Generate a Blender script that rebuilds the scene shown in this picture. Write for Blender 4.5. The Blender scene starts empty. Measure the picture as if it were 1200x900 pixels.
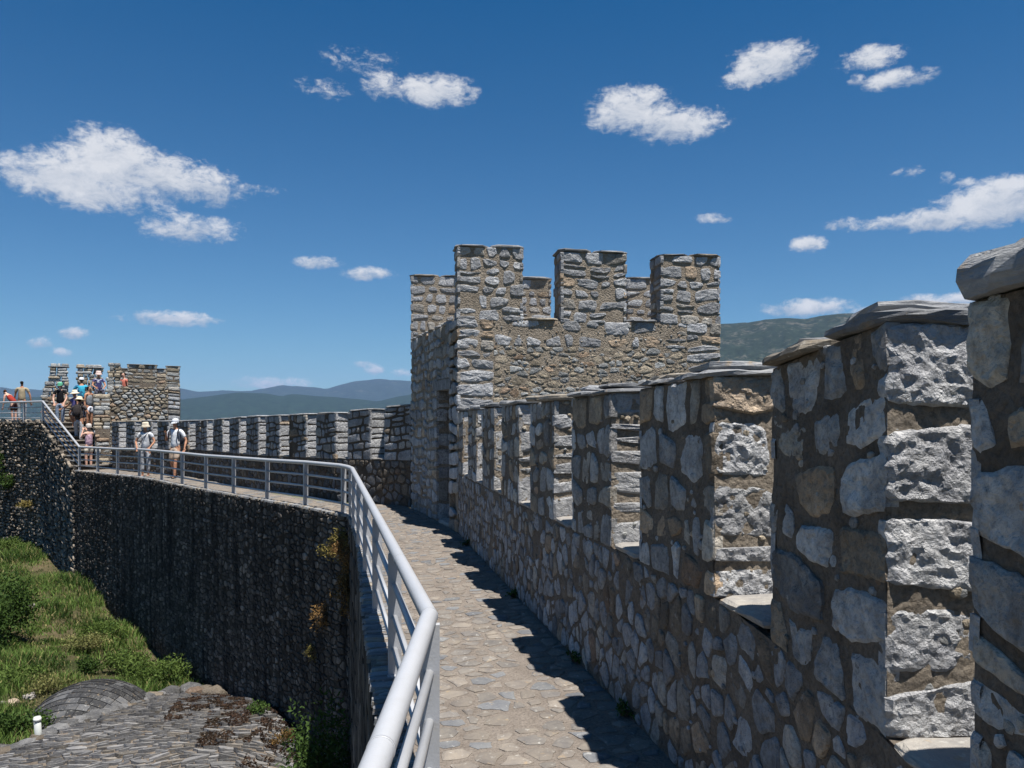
import bpy, bmesh, math, random
import numpy as np
from mathutils import Vector, Matrix, noise

R = math.radians
scene = bpy.context.scene
C = scene.collection

# ------------------------------------------------------------------ camera
EYE = 1.70                       # eye height over the walkway, metres
F = 950.0 / 1200.0               # focal length as a fraction of picture width
HOR = 487.0                      # row of the horizon in the 1200x900 photograph
cam_d = bpy.data.cameras.new('camera')
cam = bpy.data.objects.new('camera', cam_d)
C.objects.link(cam)
cam.location = (0, 0, EYE)
cam.rotation_euler = (R(90), 0, 0)
cam_d.sensor_width = 36
cam_d.lens = 36 * F
cam_d.shift_y = (HOR - 450) / 1200.0
cam_d.clip_start = 0.05
cam_d.clip_end = 60000
scene.camera = cam

# ------------------------------------------------------------------ sun + sky
SUN = Vector((0.215, -0.235, 1.0)).normalized()      # towards the sun
sun_el = math.asin(SUN.z)
sun_az = math.atan2(SUN.x, SUN.y)                    # clockwise from +Y
sd = bpy.data.lights.new('sun', 'SUN')
sd.energy = 5.0
sd.angle = R(0.53)
sd.color = (1.0, 0.955, 0.89)
sun = bpy.data.objects.new('sun', sd)
C.objects.link(sun)
sun.rotation_euler = (-SUN).to_track_quat('-Z', 'Y').to_euler()
sun.location = (5, -5, 30)

scene.view_settings.view_transform = 'Standard'
scene.view_settings.look = 'None'
scene.view_settings.exposure = 0.75
scene.view_settings.gamma = 1.0


class NG:
    """small helper to write node graphs"""
    def __init__(s, tree):
        s.t = tree
        s.n = tree.nodes
        s.l = tree.links

    def node(s, typ, **kw):
        nd = s.n.new(typ)
        for k, v in kw.items():
            setattr(nd, k, v)
        return nd

    def put(s, sock, v):
        if isinstance(v, bpy.types.NodeSocket):
            s.l.new(v, sock)
        elif v is not None:
            sock.default_value = v

    def m(s, op, a, b=None, c=None, clamp=False):
        nd = s.node('ShaderNodeMath', operation=op, use_clamp=clamp)
        s.put(nd.inputs[0], a)
        if b is not None: s.put(nd.inputs[1], b)
        if c is not None: s.put(nd.inputs[2], c)
        return nd.outputs[0]

    def vm(s, op, a, b=None):
        nd = s.node('ShaderNodeVectorMath', operation=op)
        s.put(nd.inputs[0], a)
        if b is not None: s.put(nd.inputs[1], b)
        return nd.outputs[0]

    def mr(s, v, a, b, c=0.0, d=1.0, smooth=False):
        nd = s.node('ShaderNodeMapRange', interpolation_type='SMOOTHSTEP' if smooth else 'LINEAR')
        s.put(nd.inputs[0], v)
        nd.inputs[1].default_value = a; nd.inputs[2].default_value = b
        nd.inputs[3].default_value = c; nd.inputs[4].default_value = d
        return nd.outputs[0]

    def noise(s, vec, scale, detail=4, rough=0.55, dist=0.0, w=None):
        nd = s.node('ShaderNodeTexNoise')
        s.put(nd.inputs['Vector'], vec)
        nd.inputs['Scale'].default_value = scale
        nd.inputs['Detail'].default_value = detail
        nd.inputs['Roughness'].default_value = rough
        nd.inputs['Distortion'].default_value = dist
        return nd.outputs[0]

    def mix(s, f, a, b, typ='MIX'):
        nd = s.node('ShaderNodeMix', data_type='RGBA', blend_type=typ)
        s.put(nd.inputs[0], f)
        s.put(nd.inputs[6], a if isinstance(a, bpy.types.NodeSocket) else (*a, 1))
        s.put(nd.inputs[7], b if isinstance(b, bpy.types.NodeSocket) else (*b, 1))
        return nd.outputs[2]

    def comb(s, x, y, z):
        nd = s.node('ShaderNodeCombineXYZ')
        s.put(nd.inputs[0], x); s.put(nd.inputs[1], y); s.put(nd.inputs[2], z)
        return nd.outputs[0]


SKY_STRENGTH = 0.05
world = bpy.data.worlds.new('World')
scene.world = world
world.use_nodes = True
g = NG(world.node_tree)
bg = world.node_tree.nodes['Background']
sky = g.node('ShaderNodeTexSky', sky_type='NISHITA', sun_disc=False, sun_elevation=sun_el,
             sun_rotation=sun_az, altitude=700, air_density=1.0, dust_density=0.3, ozone_density=2.5)
geo = g.node('ShaderNodeNewGeometry')
dirn = g.vm('SCALE', geo.outputs['Incoming']); dirn.node.inputs[3].default_value = -1
tc = g.node('ShaderNodeTexCoord')
dirv = tc.outputs['Generated']
sep = g.node('ShaderNodeSeparateXYZ'); g.l.new(dirv, sep.inputs[0])
dx, dy, dz = sep.outputs[0], sep.outputs[1], sep.outputs[2]
# sky colour deepened a little with height (clear mountain air)
deep = g.mr(dz, 0.0, 0.50, 0.0, 1.0)
skyc = g.mix(deep, (0.64, 0.92, 1.08), (0.0, 0.60, 0.98))
skycol = g.mix(1.0, sky.outputs[0], skyc, 'MULTIPLY')
# small fair-weather clouds, placed by direction (azimuth tangent U, height tangent V)
az = g.m('ARCTAN2', dx, dy)
hl = g.m('SQRT', g.m('ADD', g.m('MULTIPLY', dx, dx), g.m('MULTIPLY', dy, dy)))
el = g.m('DIVIDE', dz, hl)
nv = g.comb(az, g.m('MULTIPLY', el, 1.5), 0.0)
n1 = g.noise(nv, 9.0, 3, 0.55, 0.3)
n2 = g.noise(nv, 34.0, 8, 0.68, 0.5)
n3 = g.noise(nv, 95.0, 5, 0.65, 0.3)
nn = g.m('ADD', g.m('ADD', g.m('MULTIPLY', g.m('SUBTRACT', n1, 0.5), 0.75), g.m('MULTIPLY', g.m('SUBTRACT', n2, 0.5), 1.5)), g.m('MULTIPLY', g.m('SUBTRACT', n3, 0.5), 1.1))
CL = [  # x, y, half width, half height (picture units of the direction), density
    (70, 205, 80, 30, 1.0), (130, 190, 62, 44, 1.15), (190, 205, 50, 34, 1.0), (240, 218, 44, 26, 1.0), (120, 230, 70, 20, .9),
    (222, 268, 54, 19, .9), (196, 246, 30, 10, .45), (280, 220, 50, 9, .5),
    (445, 98, 24, 18, .75), (510, 106, 50, 21, 1.0), (380, 104, 34, 14, .5), (415, 72, 40, 16, .42),
    (740, 128, 50, 30, 1.15), (790, 146, 56, 22, 1.05), (715, 140, 34, 16, .9),
    (905, 72, 48, 26, 1.1), (880, 90, 34, 14, .9), (1020, 68, 36, 16, .85), (1055, 92, 48, 13, .95), (1005, 94, 12, 9, .7),
    (1170, 240, 90, 26, 1.2), (1100, 256, 62, 17, 1.0), (1035, 262, 44, 9, .75), (1180, 222, 50, 20, 1.1), (990, 262, 26, 8, .6),
    (947, 286, 22, 11, .9), (838, 256, 22, 8, .75), (1065, 201, 18, 8, .6), (1110, 208, 10, 9, .65), (1130, 214, 14, 6, .55),
    (372, 308, 30, 9, .9), (430, 321, 30, 9, .9), (197, 373, 56, 10, .95), (86, 390, 17, 8, .9), (47, 402, 15, 8, .75), (70, 413, 14, 6, .65),
    (945, 361, 56, 12, 1.0), (1025, 366, 34, 9, .95), (1075, 351, 24, 8, .8), (1135, 349, 40, 9, .9),
    (318, 449, 50, 8, .75), (440, 433, 12, 8, .8), (427, 426, 12, 5, .5), (470, 437, 12, 5, .6), (300, 446, 28, 7, .7),
]
def cl_dir(x, y):
    U = (x - 600) / 950.0; V = (HOR - y) / 950.0
    return math.atan(U), V / math.sqrt(1 + U * U)
dens = None; num = None; den = None
for (x, y, rx, ry, dn) in CL:
    a0, e0 = cl_dir(x, y)
    a1 = cl_dir(x + rx, y)[0] - a0
    e1 = cl_dir(x, y - ry * 0.9)[1] - e0
    vx = g.m('MULTIPLY', g.m('SUBTRACT', az, a0), 1 / (a1 * 1.25))
    vy = g.m('MULTIPLY', g.m('SUBTRACT', el, e0), 1 / (e1 * 1.25))
    r2 = g.m('ADD', g.m('MULTIPLY', vx, vx), g.m('MULTIPLY', vy, vy))
    b = g.m('MULTIPLY', g.m('SUBTRACT', 1.0, r2), dn)
    dens = b if dens is None else g.m('SMOOTH_MAX', dens, b, 0.25)
    wgt = g.m('MAXIMUM', b, 0.0001)
    t_ = g.m('MULTIPLY', wgt, vy)
    num = t_ if num is None else g.m('ADD', num, t_)
    den = wgt if den is None else g.m('ADD', den, wgt)
# elsewhere round the sky: scattered clouds of the same sort
nb = g.noise(g.comb(g.m('MULTIPLY', az, 1.0), g.m('MULTIPLY', el, 2.6), 3.0), 3.2, 2, 0.5)
side = g.mr(g.m('ABSOLUTE', az), 0.72, 0.95)
lowel = g.m('MULTIPLY', g.mr(el, 0.03, 0.08), g.mr(el, 0.6, 0.9, 1.0, 0.0))
oth = g.m('SUBTRACT', g.m('MULTIPLY', g.m('MULTIPLY', side, lowel), g.mr(nb, 0.55, 0.72, 0.0, 1.6)), 0.6)
dens = g.m('MAXIMUM', dens, oth)
dd = g.m('ADD', dens, g.m('MULTIPLY', nn, 1.15))
cover = g.mr(dd, 0.12, 1.00, 0.0, 1.0, True)
vrel = g.m('DIVIDE', num, den)
thick = g.mr(g.m('ADD', g.m('ADD', vrel, g.m('MULTIPLY', g.m('SUBTRACT', n2, 0.5), 2.6)), g.m('MULTIPLY', g.m('SUBTRACT', n1, 0.5), 1.2)), -0.55, 0.45)  # bright tops and grey bases: cloud shading painted in by height, plus noise
ccol = g.mix(thick, (0.47, 0.53, 0.63), (0.82, 0.83, 0.86))
cs = g.vm('SCALE', ccol); cs.node.inputs[3].default_value = 0.57 / SKY_STRENGTH
fin = g.mix(g.m('MULTIPLY', cover, 0.95), skycol, cs)
g.l.new(fin, bg.inputs[0])
bg.inputs[1].default_value = SKY_STRENGTH
world.cycles.sampling_method = 'MANUAL'
world.cycles.sample_map_resolution = 512

# ------------------------------------------------------------------ materials
def new_mat(name):
    m = bpy.data.materials.new(name)
    m.use_nodes = True
    gg = NG(m.node_tree)
    p = m.node_tree.nodes['Principled BSDF']
    p.inputs['Specular IOR Level'].default_value = 0.12
    return m, gg, p

def obj_coord(gg):
    return gg.node('ShaderNodeNewGeometry').outputs['Position']

def attr(gg, name='tone'):
    a = gg.node('ShaderNodeAttribute', attribute_name=name)
    return a.outputs['Color']

def bump(gg, p, h, dist, strength=1.0):
    b = gg.node('ShaderNodeBump')
    b.inputs['Distance'].default_value = dist
    b.inputs['Strength'].default_value = strength
    gg.l.new(h, b.inputs['Height'])
    gg.l.new(b.outputs[0], p.inputs['Normal'])

def mat_stone(name, bdist=0.03, big=1.0, streak=0.0, mott=1.0):
    m, gg, p = new_mat(name)
    P = obj_coord(gg)
    t = attr(gg)
    a = gg.noise(P, 7.0 * big, 5, 0.6)
    b = gg.noise(P, 38.0 * big, 5, 0.7)
    c = gg.noise(P, 110.0 * big, 3, 0.6)
    col = gg.mix(gg.mr(a, 0.3, 0.7), gg.mix(1.0, t, (0.72, 0.72, 0.74), 'MULTIPLY'), gg.mix(1.0, t, (1.22, 1.21, 1.18), 'MULTIPLY'))
    col = gg.mix(gg.mr(b, 0.28, 0.52 + 0.08 * (mott - 1), 0.45 * mott, 0.0), col, (0.06, 0.056, 0.05))
    if mott > 1: col = gg.mix(gg.mr(gg.noise(P, 3.1, 5, 0.7), 0.50, 0.70, 0, 0.5), col, (0.075, 0.066, 0.056))
    col = gg.mix(gg.mr(gg.noise(P, 16 * big, 5, 0.7), 0.60, 0.72, 0, 0.55), col, (0.52, 0.51, 0.48))
    col = gg.mix(gg.mr(gg.noise(P, 4.5 * big, 4, 0.7), 0.62, 0.74, 0, 0.40), col, (0.30, 0.20, 0.10))
    if streak:
        sp = gg.vm('MULTIPLY', P, (3.0, 3.0, 0.22))
        st = gg.mr(gg.noise(sp, 1.3, 4, 0.6), 0.42, 0.62, 0, streak)
        col = gg.mix(st, col, (0.012, 0.012, 0.013))
    gg.l.new(col, p.inputs['Base Color'])
    p.inputs['Roughness'].default_value = 0.88
    hh = gg.m('ADD', gg.m('MULTIPLY', gg.noise(P, 22.0 * big, 6, 0.65, 0.4), 1.0), gg.m('MULTIPLY', c, 0.16))
    bump(gg, p, hh, bdist)
    return m

def mat_mortar(name, c1=(0.17, 0.145, 0.115), c2=(0.30, 0.25, 0.19), bdist=0.03, streak=0.0, pebble=0.0, use_tone=False):
    m, gg, p = new_mat(name)
    P = obj_coord(gg)
    a = gg.noise(P, 5.0, 6, 0.65)
    b = gg.noise(P, 60.0, 5, 0.7)
    col = gg.mix(gg.mr(a, 0.32, 0.68), c1, c2)
    col = gg.mix(gg.mr(b, 0.3, 0.55, 0.6, 0.0), col, (0.06, 0.05, 0.04))
    if streak:
        sp = gg.vm('MULTIPLY', P, (3.0, 3.0, 0.22))
        col = gg.mix(gg.mr(gg.noise(sp, 1.3, 4, 0.6), 0.42, 0.62, 0, streak), col, (0.010, 0.010, 0.011))
    gg.l.new(col, p.inputs['Base Color'])
    p.inputs['Roughness'].default_value = 0.95
    v = gg.node('ShaderNodeTexVoronoi')
    gg.l.new(P, v.inputs['Vector']); v.inputs['Scale'].default_value = 45
    h = gg.m('ADD', gg.m('MULTIPLY', gg.noise(P, 30, 6, 0.75), 1.2), gg.m('MULTIPLY', v.outputs[0], -0.5))
    bump(gg, p, h, bdist)
    return m

def mat_slab(name, bdist=0.015):
    m, gg, p = new_mat(name)
    P = obj_coord(gg)
    t = attr(gg)
    a = gg.noise(P, 5.0, 6, 0.7, 0.5)
    col = gg.mix(gg.mr(a, 0.3, 0.7), gg.mix(1.0, t, (0.70, 0.71, 0.75), 'MULTIPLY'), gg.mix(1.0, t, (1.25, 1.22, 1.15), 'MULTIPLY'))
    col = gg.mix(gg.mr(gg.noise(P, 11, 5, 0.7), 0.60, 0.70, 0, 0.6), col, (0.36, 0.26, 0.15))
    col = gg.mix(gg.mr(gg.noise(P, 26, 5, 0.7), 0.58, 0.70, 0, 0.5), col, (0.55, 0.54, 0.50))
    gg.l.new(col, p.inputs['Base Color'])
    p.inputs['Roughness'].default_value = 0.7
    pl = gg.vm('MULTIPLY', P, (1.0, 1.0, 7.0))
    h = gg.m('ADD', gg.noise(pl, 9, 6, 0.65, 0.6), gg.m('MULTIPLY', gg.noise(P, 60, 4, 0.6), 0.3))
    bump(gg, p, h, bdist)
    return m

def mat_paint(name, col, rough=0.42, dirt=0.25):
    m, gg, p = new_mat(name)
    P = obj_coord(gg)
    n = gg.noise(P, 14, 6, 0.7)
    n2 = gg.noise(P, 3, 4, 0.6)
    c = gg.mix(gg.mr(n, 0.45, 0.75, 0, dirt), col, (0.30, 0.29, 0.27))
    c = gg.mix(gg.mr(n2, 0.4, 0.7, 0, dirt), c, tuple(x * 0.72 for x in col))
    gg.l.new(c, p.inputs['Base Color'])
    c = gg.mix(gg.mr(gg.noise(P, 24, 5, 0.75), 0.69, 0.74, 0, 0.7), c, (0.16, 0.09, 0.05))
    gg.l.new(c, p.inputs['Base Color'])
    p.inputs['Roughness'].default_value = rough
    p.inputs['Specular IOR Level'].default_value = 0.5
    bump(gg, p, gg.noise(P, 90, 4, 0.6), 0.0012)
    return m

def mat_leaf(name, rough=0.7):
    m, gg, p = new_mat(name)
    t = attr(gg)
    P = obj_coord(gg)
    col = gg.mix(gg.mr(gg.noise(P, 1.4, 3, 0.6), 0.3, 0.7), gg.mix(1.0, t, (0.75, 0.8, 0.7), 'MULTIPLY'), gg.mix(1.0, t, (1.25, 1.2, 1.2), 'MULTIPLY'))
    gg.l.new(col, p.inputs['Base Color'])
    p.inputs['Roughness'].default_value = rough
    p.inputs['Subsurface Weight'].default_value = 0.0
    out = m.node_tree.nodes['Material Output']
    tr = gg.node('ShaderNodeBsdfTranslucent')
    gg.l.new(col, tr.inputs[0])
    mx = gg.node('ShaderNodeMixShader'); mx.inputs[0].default_value = 0.3
    gg.l.new(p.outputs[0], mx.inputs[1]); gg.l.new(tr.outputs[0], mx.inputs[2])
    gg.l.new(mx.outputs[0], out.inputs[0])
    return m

def mat_cloth(name, col, rough=0.9, pat=None):
    m, gg, p = new_mat(name)
    P = gg.node('ShaderNodeTexCoord').outputs['Object']
    n = gg.noise(P, 9, 3, 0.6)
    c = gg.mix(gg.mr(n, 0.35, 0.65), tuple(x * 0.82 for x in col), tuple(min(1, x * 1.1) for x in col))
    if pat:
        c = gg.mix(gg.mr(gg.noise(P, pat[1], 2, 0.5), 0.50, 0.56), c, pat[0])
    gg.l.new(c, p.inputs['Base Color'])
    p.inputs['Roughness'].default_value = rough
    bump(gg, p, gg.noise(P, 14, 3, 0.5), 0.012)
    return m

M = {}
M['stone'] = mat_stone('limestone', 0.06)
M['stone_shade'] = mat_stone('shaded_weathered_limestone', 0.045, mott=1.3)  # limestone copy for shaded faces: shade put into the colour with extra dark mottling
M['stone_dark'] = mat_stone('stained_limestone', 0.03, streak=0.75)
M['mortar'] = mat_mortar('lime_mortar', (0.25, 0.21, 0.165), (0.42, 0.355, 0.28))
M['mortar_brown'] = mat_mortar('brown_mortar', (0.15, 0.122, 0.096), (0.27, 0.225, 0.18))
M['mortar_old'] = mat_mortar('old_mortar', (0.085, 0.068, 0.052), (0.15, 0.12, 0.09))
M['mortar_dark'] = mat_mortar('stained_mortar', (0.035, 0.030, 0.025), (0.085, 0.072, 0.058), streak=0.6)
M['slab'] = mat_slab('slate')
M['paint'] = mat_paint('grey_paint', (0.40, 0.41, 0.43), 0.38, 0.22)
M['pipe'] = mat_paint('white_plastic', (0.5, 0.52, 0.5), 0.5, 0.3)
M['leaf'] = mat_leaf('foliage')
M['floor'] = mat_mortar('sandy_mortar', (0.18, 0.153, 0.130), (0.265, 0.230, 0.198), 0.014)
M['flag'] = mat_slab('paving_stone', 0.010)

def mat_ground(name):
    m, gg, p = new_mat(name)
    P = obj_coord(gg)
    a = gg.noise(P, 0.35, 6, 0.65)
    b = gg.noise(P, 4.0, 6, 0.7)
    col = gg.mix(gg.mr(a, 0.4, 0.6), (0.035, 0.045, 0.015), (0.12, 0.095, 0.055))
    col = gg.mix(gg.mr(b, 0.35, 0.6, 0.5, 0), col, (0.05, 0.045, 0.025))
    # far away: farmland and scrub
    d = gg.node('ShaderNodeVectorMath', operation='LENGTH'); gg.l.new(P, d.inputs[0])
    fcol = gg.mix(gg.mr(gg.noise(P, 0.004, 6, 0.65), 0.4, 0.6), (0.05, 0.075, 0.03), (0.16, 0.15, 0.08))
    col = gg.mix(gg.mr(d.outputs[1], 60, 300), col, fcol)
    gg.l.new(col, p.inputs['Base Color'])
    p.inputs['Roughness'].default_value = 0.95
    bump(gg, p, b, 0.12)
    return m
M['ground'] = mat_ground('earth_and_grass')

def mat_hill(name, green, rock, lo, hi, sc):
    m, gg, p = new_mat(name)
    P = obj_coord(gg)
    n = gg.noise(P, 0.004 * sc, 8, 0.72)
    n2 = gg.noise(P, 0.02 * sc, 6, 0.7)
    col = gg.mix(gg.mr(n2, 0.35, 0.65), tuple(x * 0.6 for x in green), tuple(x * 1.35 for x in green))
    col = gg.mix(gg.mr(gg.m('ADD', gg.m('MULTIPLY', n, 0.6), gg.m('MULTIPLY', n2, 0.4)), lo, hi), col, rock)
    gg.l.new(col, p.inputs['Base Color'])
    p.inputs['Roughness'].default_value = 1.0
    return m
M['hill_near'] = mat_hill('scrub_hillside', (0.018, 0.027, 0.016), (0.10, 0.092, 0.075), 0.52, 0.62, 2.2)
M['hill_mid'] = mat_hill('wooded_hillside', (0.014, 0.027, 0.016), (0.06, 0.06, 0.045), 0.60, 0.75, 1.0)
M['hill_far'] = mat_hill('distant_mountain', (0.020, 0.032, 0.024), (0.08, 0.08, 0.065), 0.55, 0.7, 0.7)

# ------------------------------------------------------------------ object helpers
def empty(name, loc, rz=0.0):
    o = bpy.data.objects.new(name, None)
    o.empty_display_size = 0.2
    C.objects.link(o)
    o.location = loc
    o.rotation_euler = (0, 0, rz)
    return o

def tag(o, label=None, cat=None, group=None, kind=None):
    if label: o['label'] = label
    if cat: o['category'] = cat
    if group: o['group'] = group
    if kind: o['kind'] = kind
    return o

def link(name, me, parent=None, mats=None):
    o = bpy.data.objects.new(name, me)
    C.objects.link(o)
    if mats:
        for mm in (mats if isinstance(mats, (list, tuple)) else [mats]):
            me.materials.append(mm)
    if parent is not None:
        o.parent = parent
        # parts are modelled in world coordinates: undo the thing's own placement
        o.matrix_parent_inverse = Matrix.LocRotScale(parent.location, parent.rotation_euler, None).inverted() if parent.parent is None else Matrix.Identity(4)
    return o

class MB:
    """collects vertices, faces and a tone per vertex; builds ONE mesh"""
    def __init__(s):
        s.v = []; s.f = []; s.c = []
    def add(s, v, f, c=(0.3, 0.3, 0.3)):
        o = len(s.v)
        s.v += [tuple(p) for p in v]
        s.f += [tuple(i + o for i in q) for q in f]
        s.c += [c] * len(v)
    def build(s, name, mat, parent=None, smooth=False, centre=False):
        me = bpy.data.meshes.new(name)
        me.from_pydata(s.v, [], s.f)
        a = me.color_attributes.new('tone', 'FLOAT_COLOR', 'POINT')
        arr = np.ones((len(s.v), 4), dtype=np.float32)
        arr[:, :3] = np.array(s.c, dtype=np.float32)
        a.data.foreach_set('color', arr.ravel())
        if smooth:
            me.polygons.foreach_set('use_smooth', [True] * len(me.polygons))
        me.update()
        return link(name, me, parent, mat)

def prism(poly, z0, z1, bottom=True):
    """poly CCW list of (x,y); z0/z1 numbers or lists"""
    n = len(poly)
    a = z0 if isinstance(z0, (list, tuple)) else [z0] * n
    b = z1 if isinstance(z1, (list, tuple)) else [z1] * n
    v = [(p[0], p[1], a[i]) for i, p in enumerate(poly)] + [(p[0], p[1], b[i]) for i, p in enumerate(poly)]
    f = [tuple(range(n, 2 * n))] + [(i, (i + 1) % n, n + (i + 1) % n, n + i) for i in range(n)]
    if bottom: f.append(tuple(range(n - 1, -1, -1)))
    return v, f

def tube(pts, r, seg=16, cap=True):
    """round tube through points, mitred joints"""
    pts = [Vector(p) for p in pts]
    v = []; f = []
    prev = None
    for i, p in enumerate(pts):
        if i == 0: t = (pts[1] - p).normalized(); nrm = t
        elif i == len(pts) - 1: t = (p - pts[i - 1]).normalized(); nrm = t
        else:
            t0 = (p - pts[i - 1]).normalized(); t1 = (pts[i + 1] - p).normalized()
            nrm = (t0 + t1).normalized(); t = t0
        ax = Vector((0, 0, 1)) if abs(t.z) < 0.9 else Vector((1, 0, 0))
        s = t.cross(ax).normalized(); u = s.cross(t).normalized()
        for k in range(seg):
            a = 2 * math.pi * k / seg
            q = p + s * (math.cos(a) * r) + u * (math.sin(a) * r)
            # slide along t onto the mitre plane
            dn = nrm.dot(t)
            q = q - t * ((q - p).dot(nrm) / dn) if abs(dn) > 0.2 else q
            v.append(q)
        if i:
            o = (i - 1) * seg
            for k in range(seg):
                k2 = (k + 1) % seg
                f.append((o + k, o + k2, o + seg + k2, o + seg + k))
    if cap:
        f.append(tuple(range(seg - 1, -1, -1)))
        f.append(tuple(range(len(v) - seg, len(v))))
    return v, f

def boxv(c, d, l, w, z0, z1):
    """box centred at c (x,y), long axis d (x,y) unit, length l, width w"""
    n = (-d[1], d[0])
    P = [(c[0] + d[0] * a * l / 2 + n[0] * b * w / 2, c[1] + d[1] * a * l / 2 + n[1] * b * w / 2) for a, b in ((-1, -1), (1, -1), (1, 1), (-1, 1))]
    return prism(P, z0, z1)

# ------------------------------------------------------------------ masonry
def clip(poly, px, py, nx, ny):
    """keep the side where (q-p).n <= 0"""
    out = []
    L = len(poly)
    for i in range(L):
        a = poly[i]; b = poly[(i + 1) % L]
        da = (a[0] - px) * nx + (a[1] - py) * ny
        db = (b[0] - px) * nx + (b[1] - py) * ny
        if da <= 0: out.append(a)
        if (da < 0 < db) or (db < 0 < da):
            t = da / (da - db)
            out.append((a[0] + (b[0] - a[0]) * t, a[1] + (b[1] - a[1]) * t))
    return out

def cells(rng, W, H, cw, ch, gap, jit=0.33, wvar=0.12, ext=(0, 0, 0, 0), u0=0.0, v0=0.0, drop=0.0, gapvar=0.5):
    """random-rubble layout of the rectangle [u0,u0+W]x[v0,v0+H]; ext grows it left,right,bottom,top"""
    rows = max(1, round(H / ch)); ch = H / rows
    cols = max(1, round(W / cw)); cw_ = W / cols
    S = {}
    for j in range(-1, rows + 1):
        off = 0.5 * (j % 2)
        for i in range(-1, cols + 2):
            x = (i + off + rng.uniform(-jit, jit)) * cw_
            y = (j + 0.5 + rng.uniform(-jit, jit) * 0.8) * ch
            S[(i, j)] = (x, y, rng.uniform(-wvar, wvar))
    res = []
    k = cw_ / ch
    for (i, j), (x, y, w) in S.items():
        if not (-0.3 * cw_ < x < W + 0.3 * cw_ and 0 <= j < rows): continue
        poly = [(-ext[0], -ext[2]), (W + ext[1], -ext[2]), (W + ext[1], H + ext[3]), (-ext[0], H + ext[3])]
        gp = gap * (1 + rng.uniform(-gapvar, gapvar))
        for dj in (-2, -1, 0, 1, 2):
            for di in (-2, -1, 0, 1, 2):
                if di == 0 and dj == 0: continue
                q = S.get((i + di, j + dj))
                if q is None: continue
                # work in space where cells are square
                ax, ay = x, y * k
                bx, by = q[0], q[1] * k
                ddx, ddy = bx - ax, by - ay
                d2 = ddx * ddx + ddy * ddy
                if d2 < 1e-8: continue
                d = math.sqrt(d2)
                t = 0.5 + (w - q[2]) * cw_ * 0.5 / d
                mx, my = ax + ddx * t, ay + ddy * t
                # back to metric: the bisector normal
                nx, ny = ddx, ddy * k
                nl = math.hypot(nx, ny); nx /= nl; ny /= nl
                mx2, my2 = mx, my / k
                poly = clip(poly, mx2 - nx * gp / 2, my2 - ny * gp / 2, nx, ny)
                if len(poly) < 3: break
            if len(poly) < 3: break
        if len(poly) < 3: continue
        A = 0.5 * sum(poly[a][0] * poly[(a + 1) % len(poly)][1] - poly[(a + 1) % len(poly)][0] * poly[a][1] for a in range(len(poly)))
        if A < 0.16 * cw_ * ch: continue
        if rng.random() < drop: continue
        res.append(([(p[0] + u0, p[1] + v0) for p in poly], A))
    return res

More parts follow.
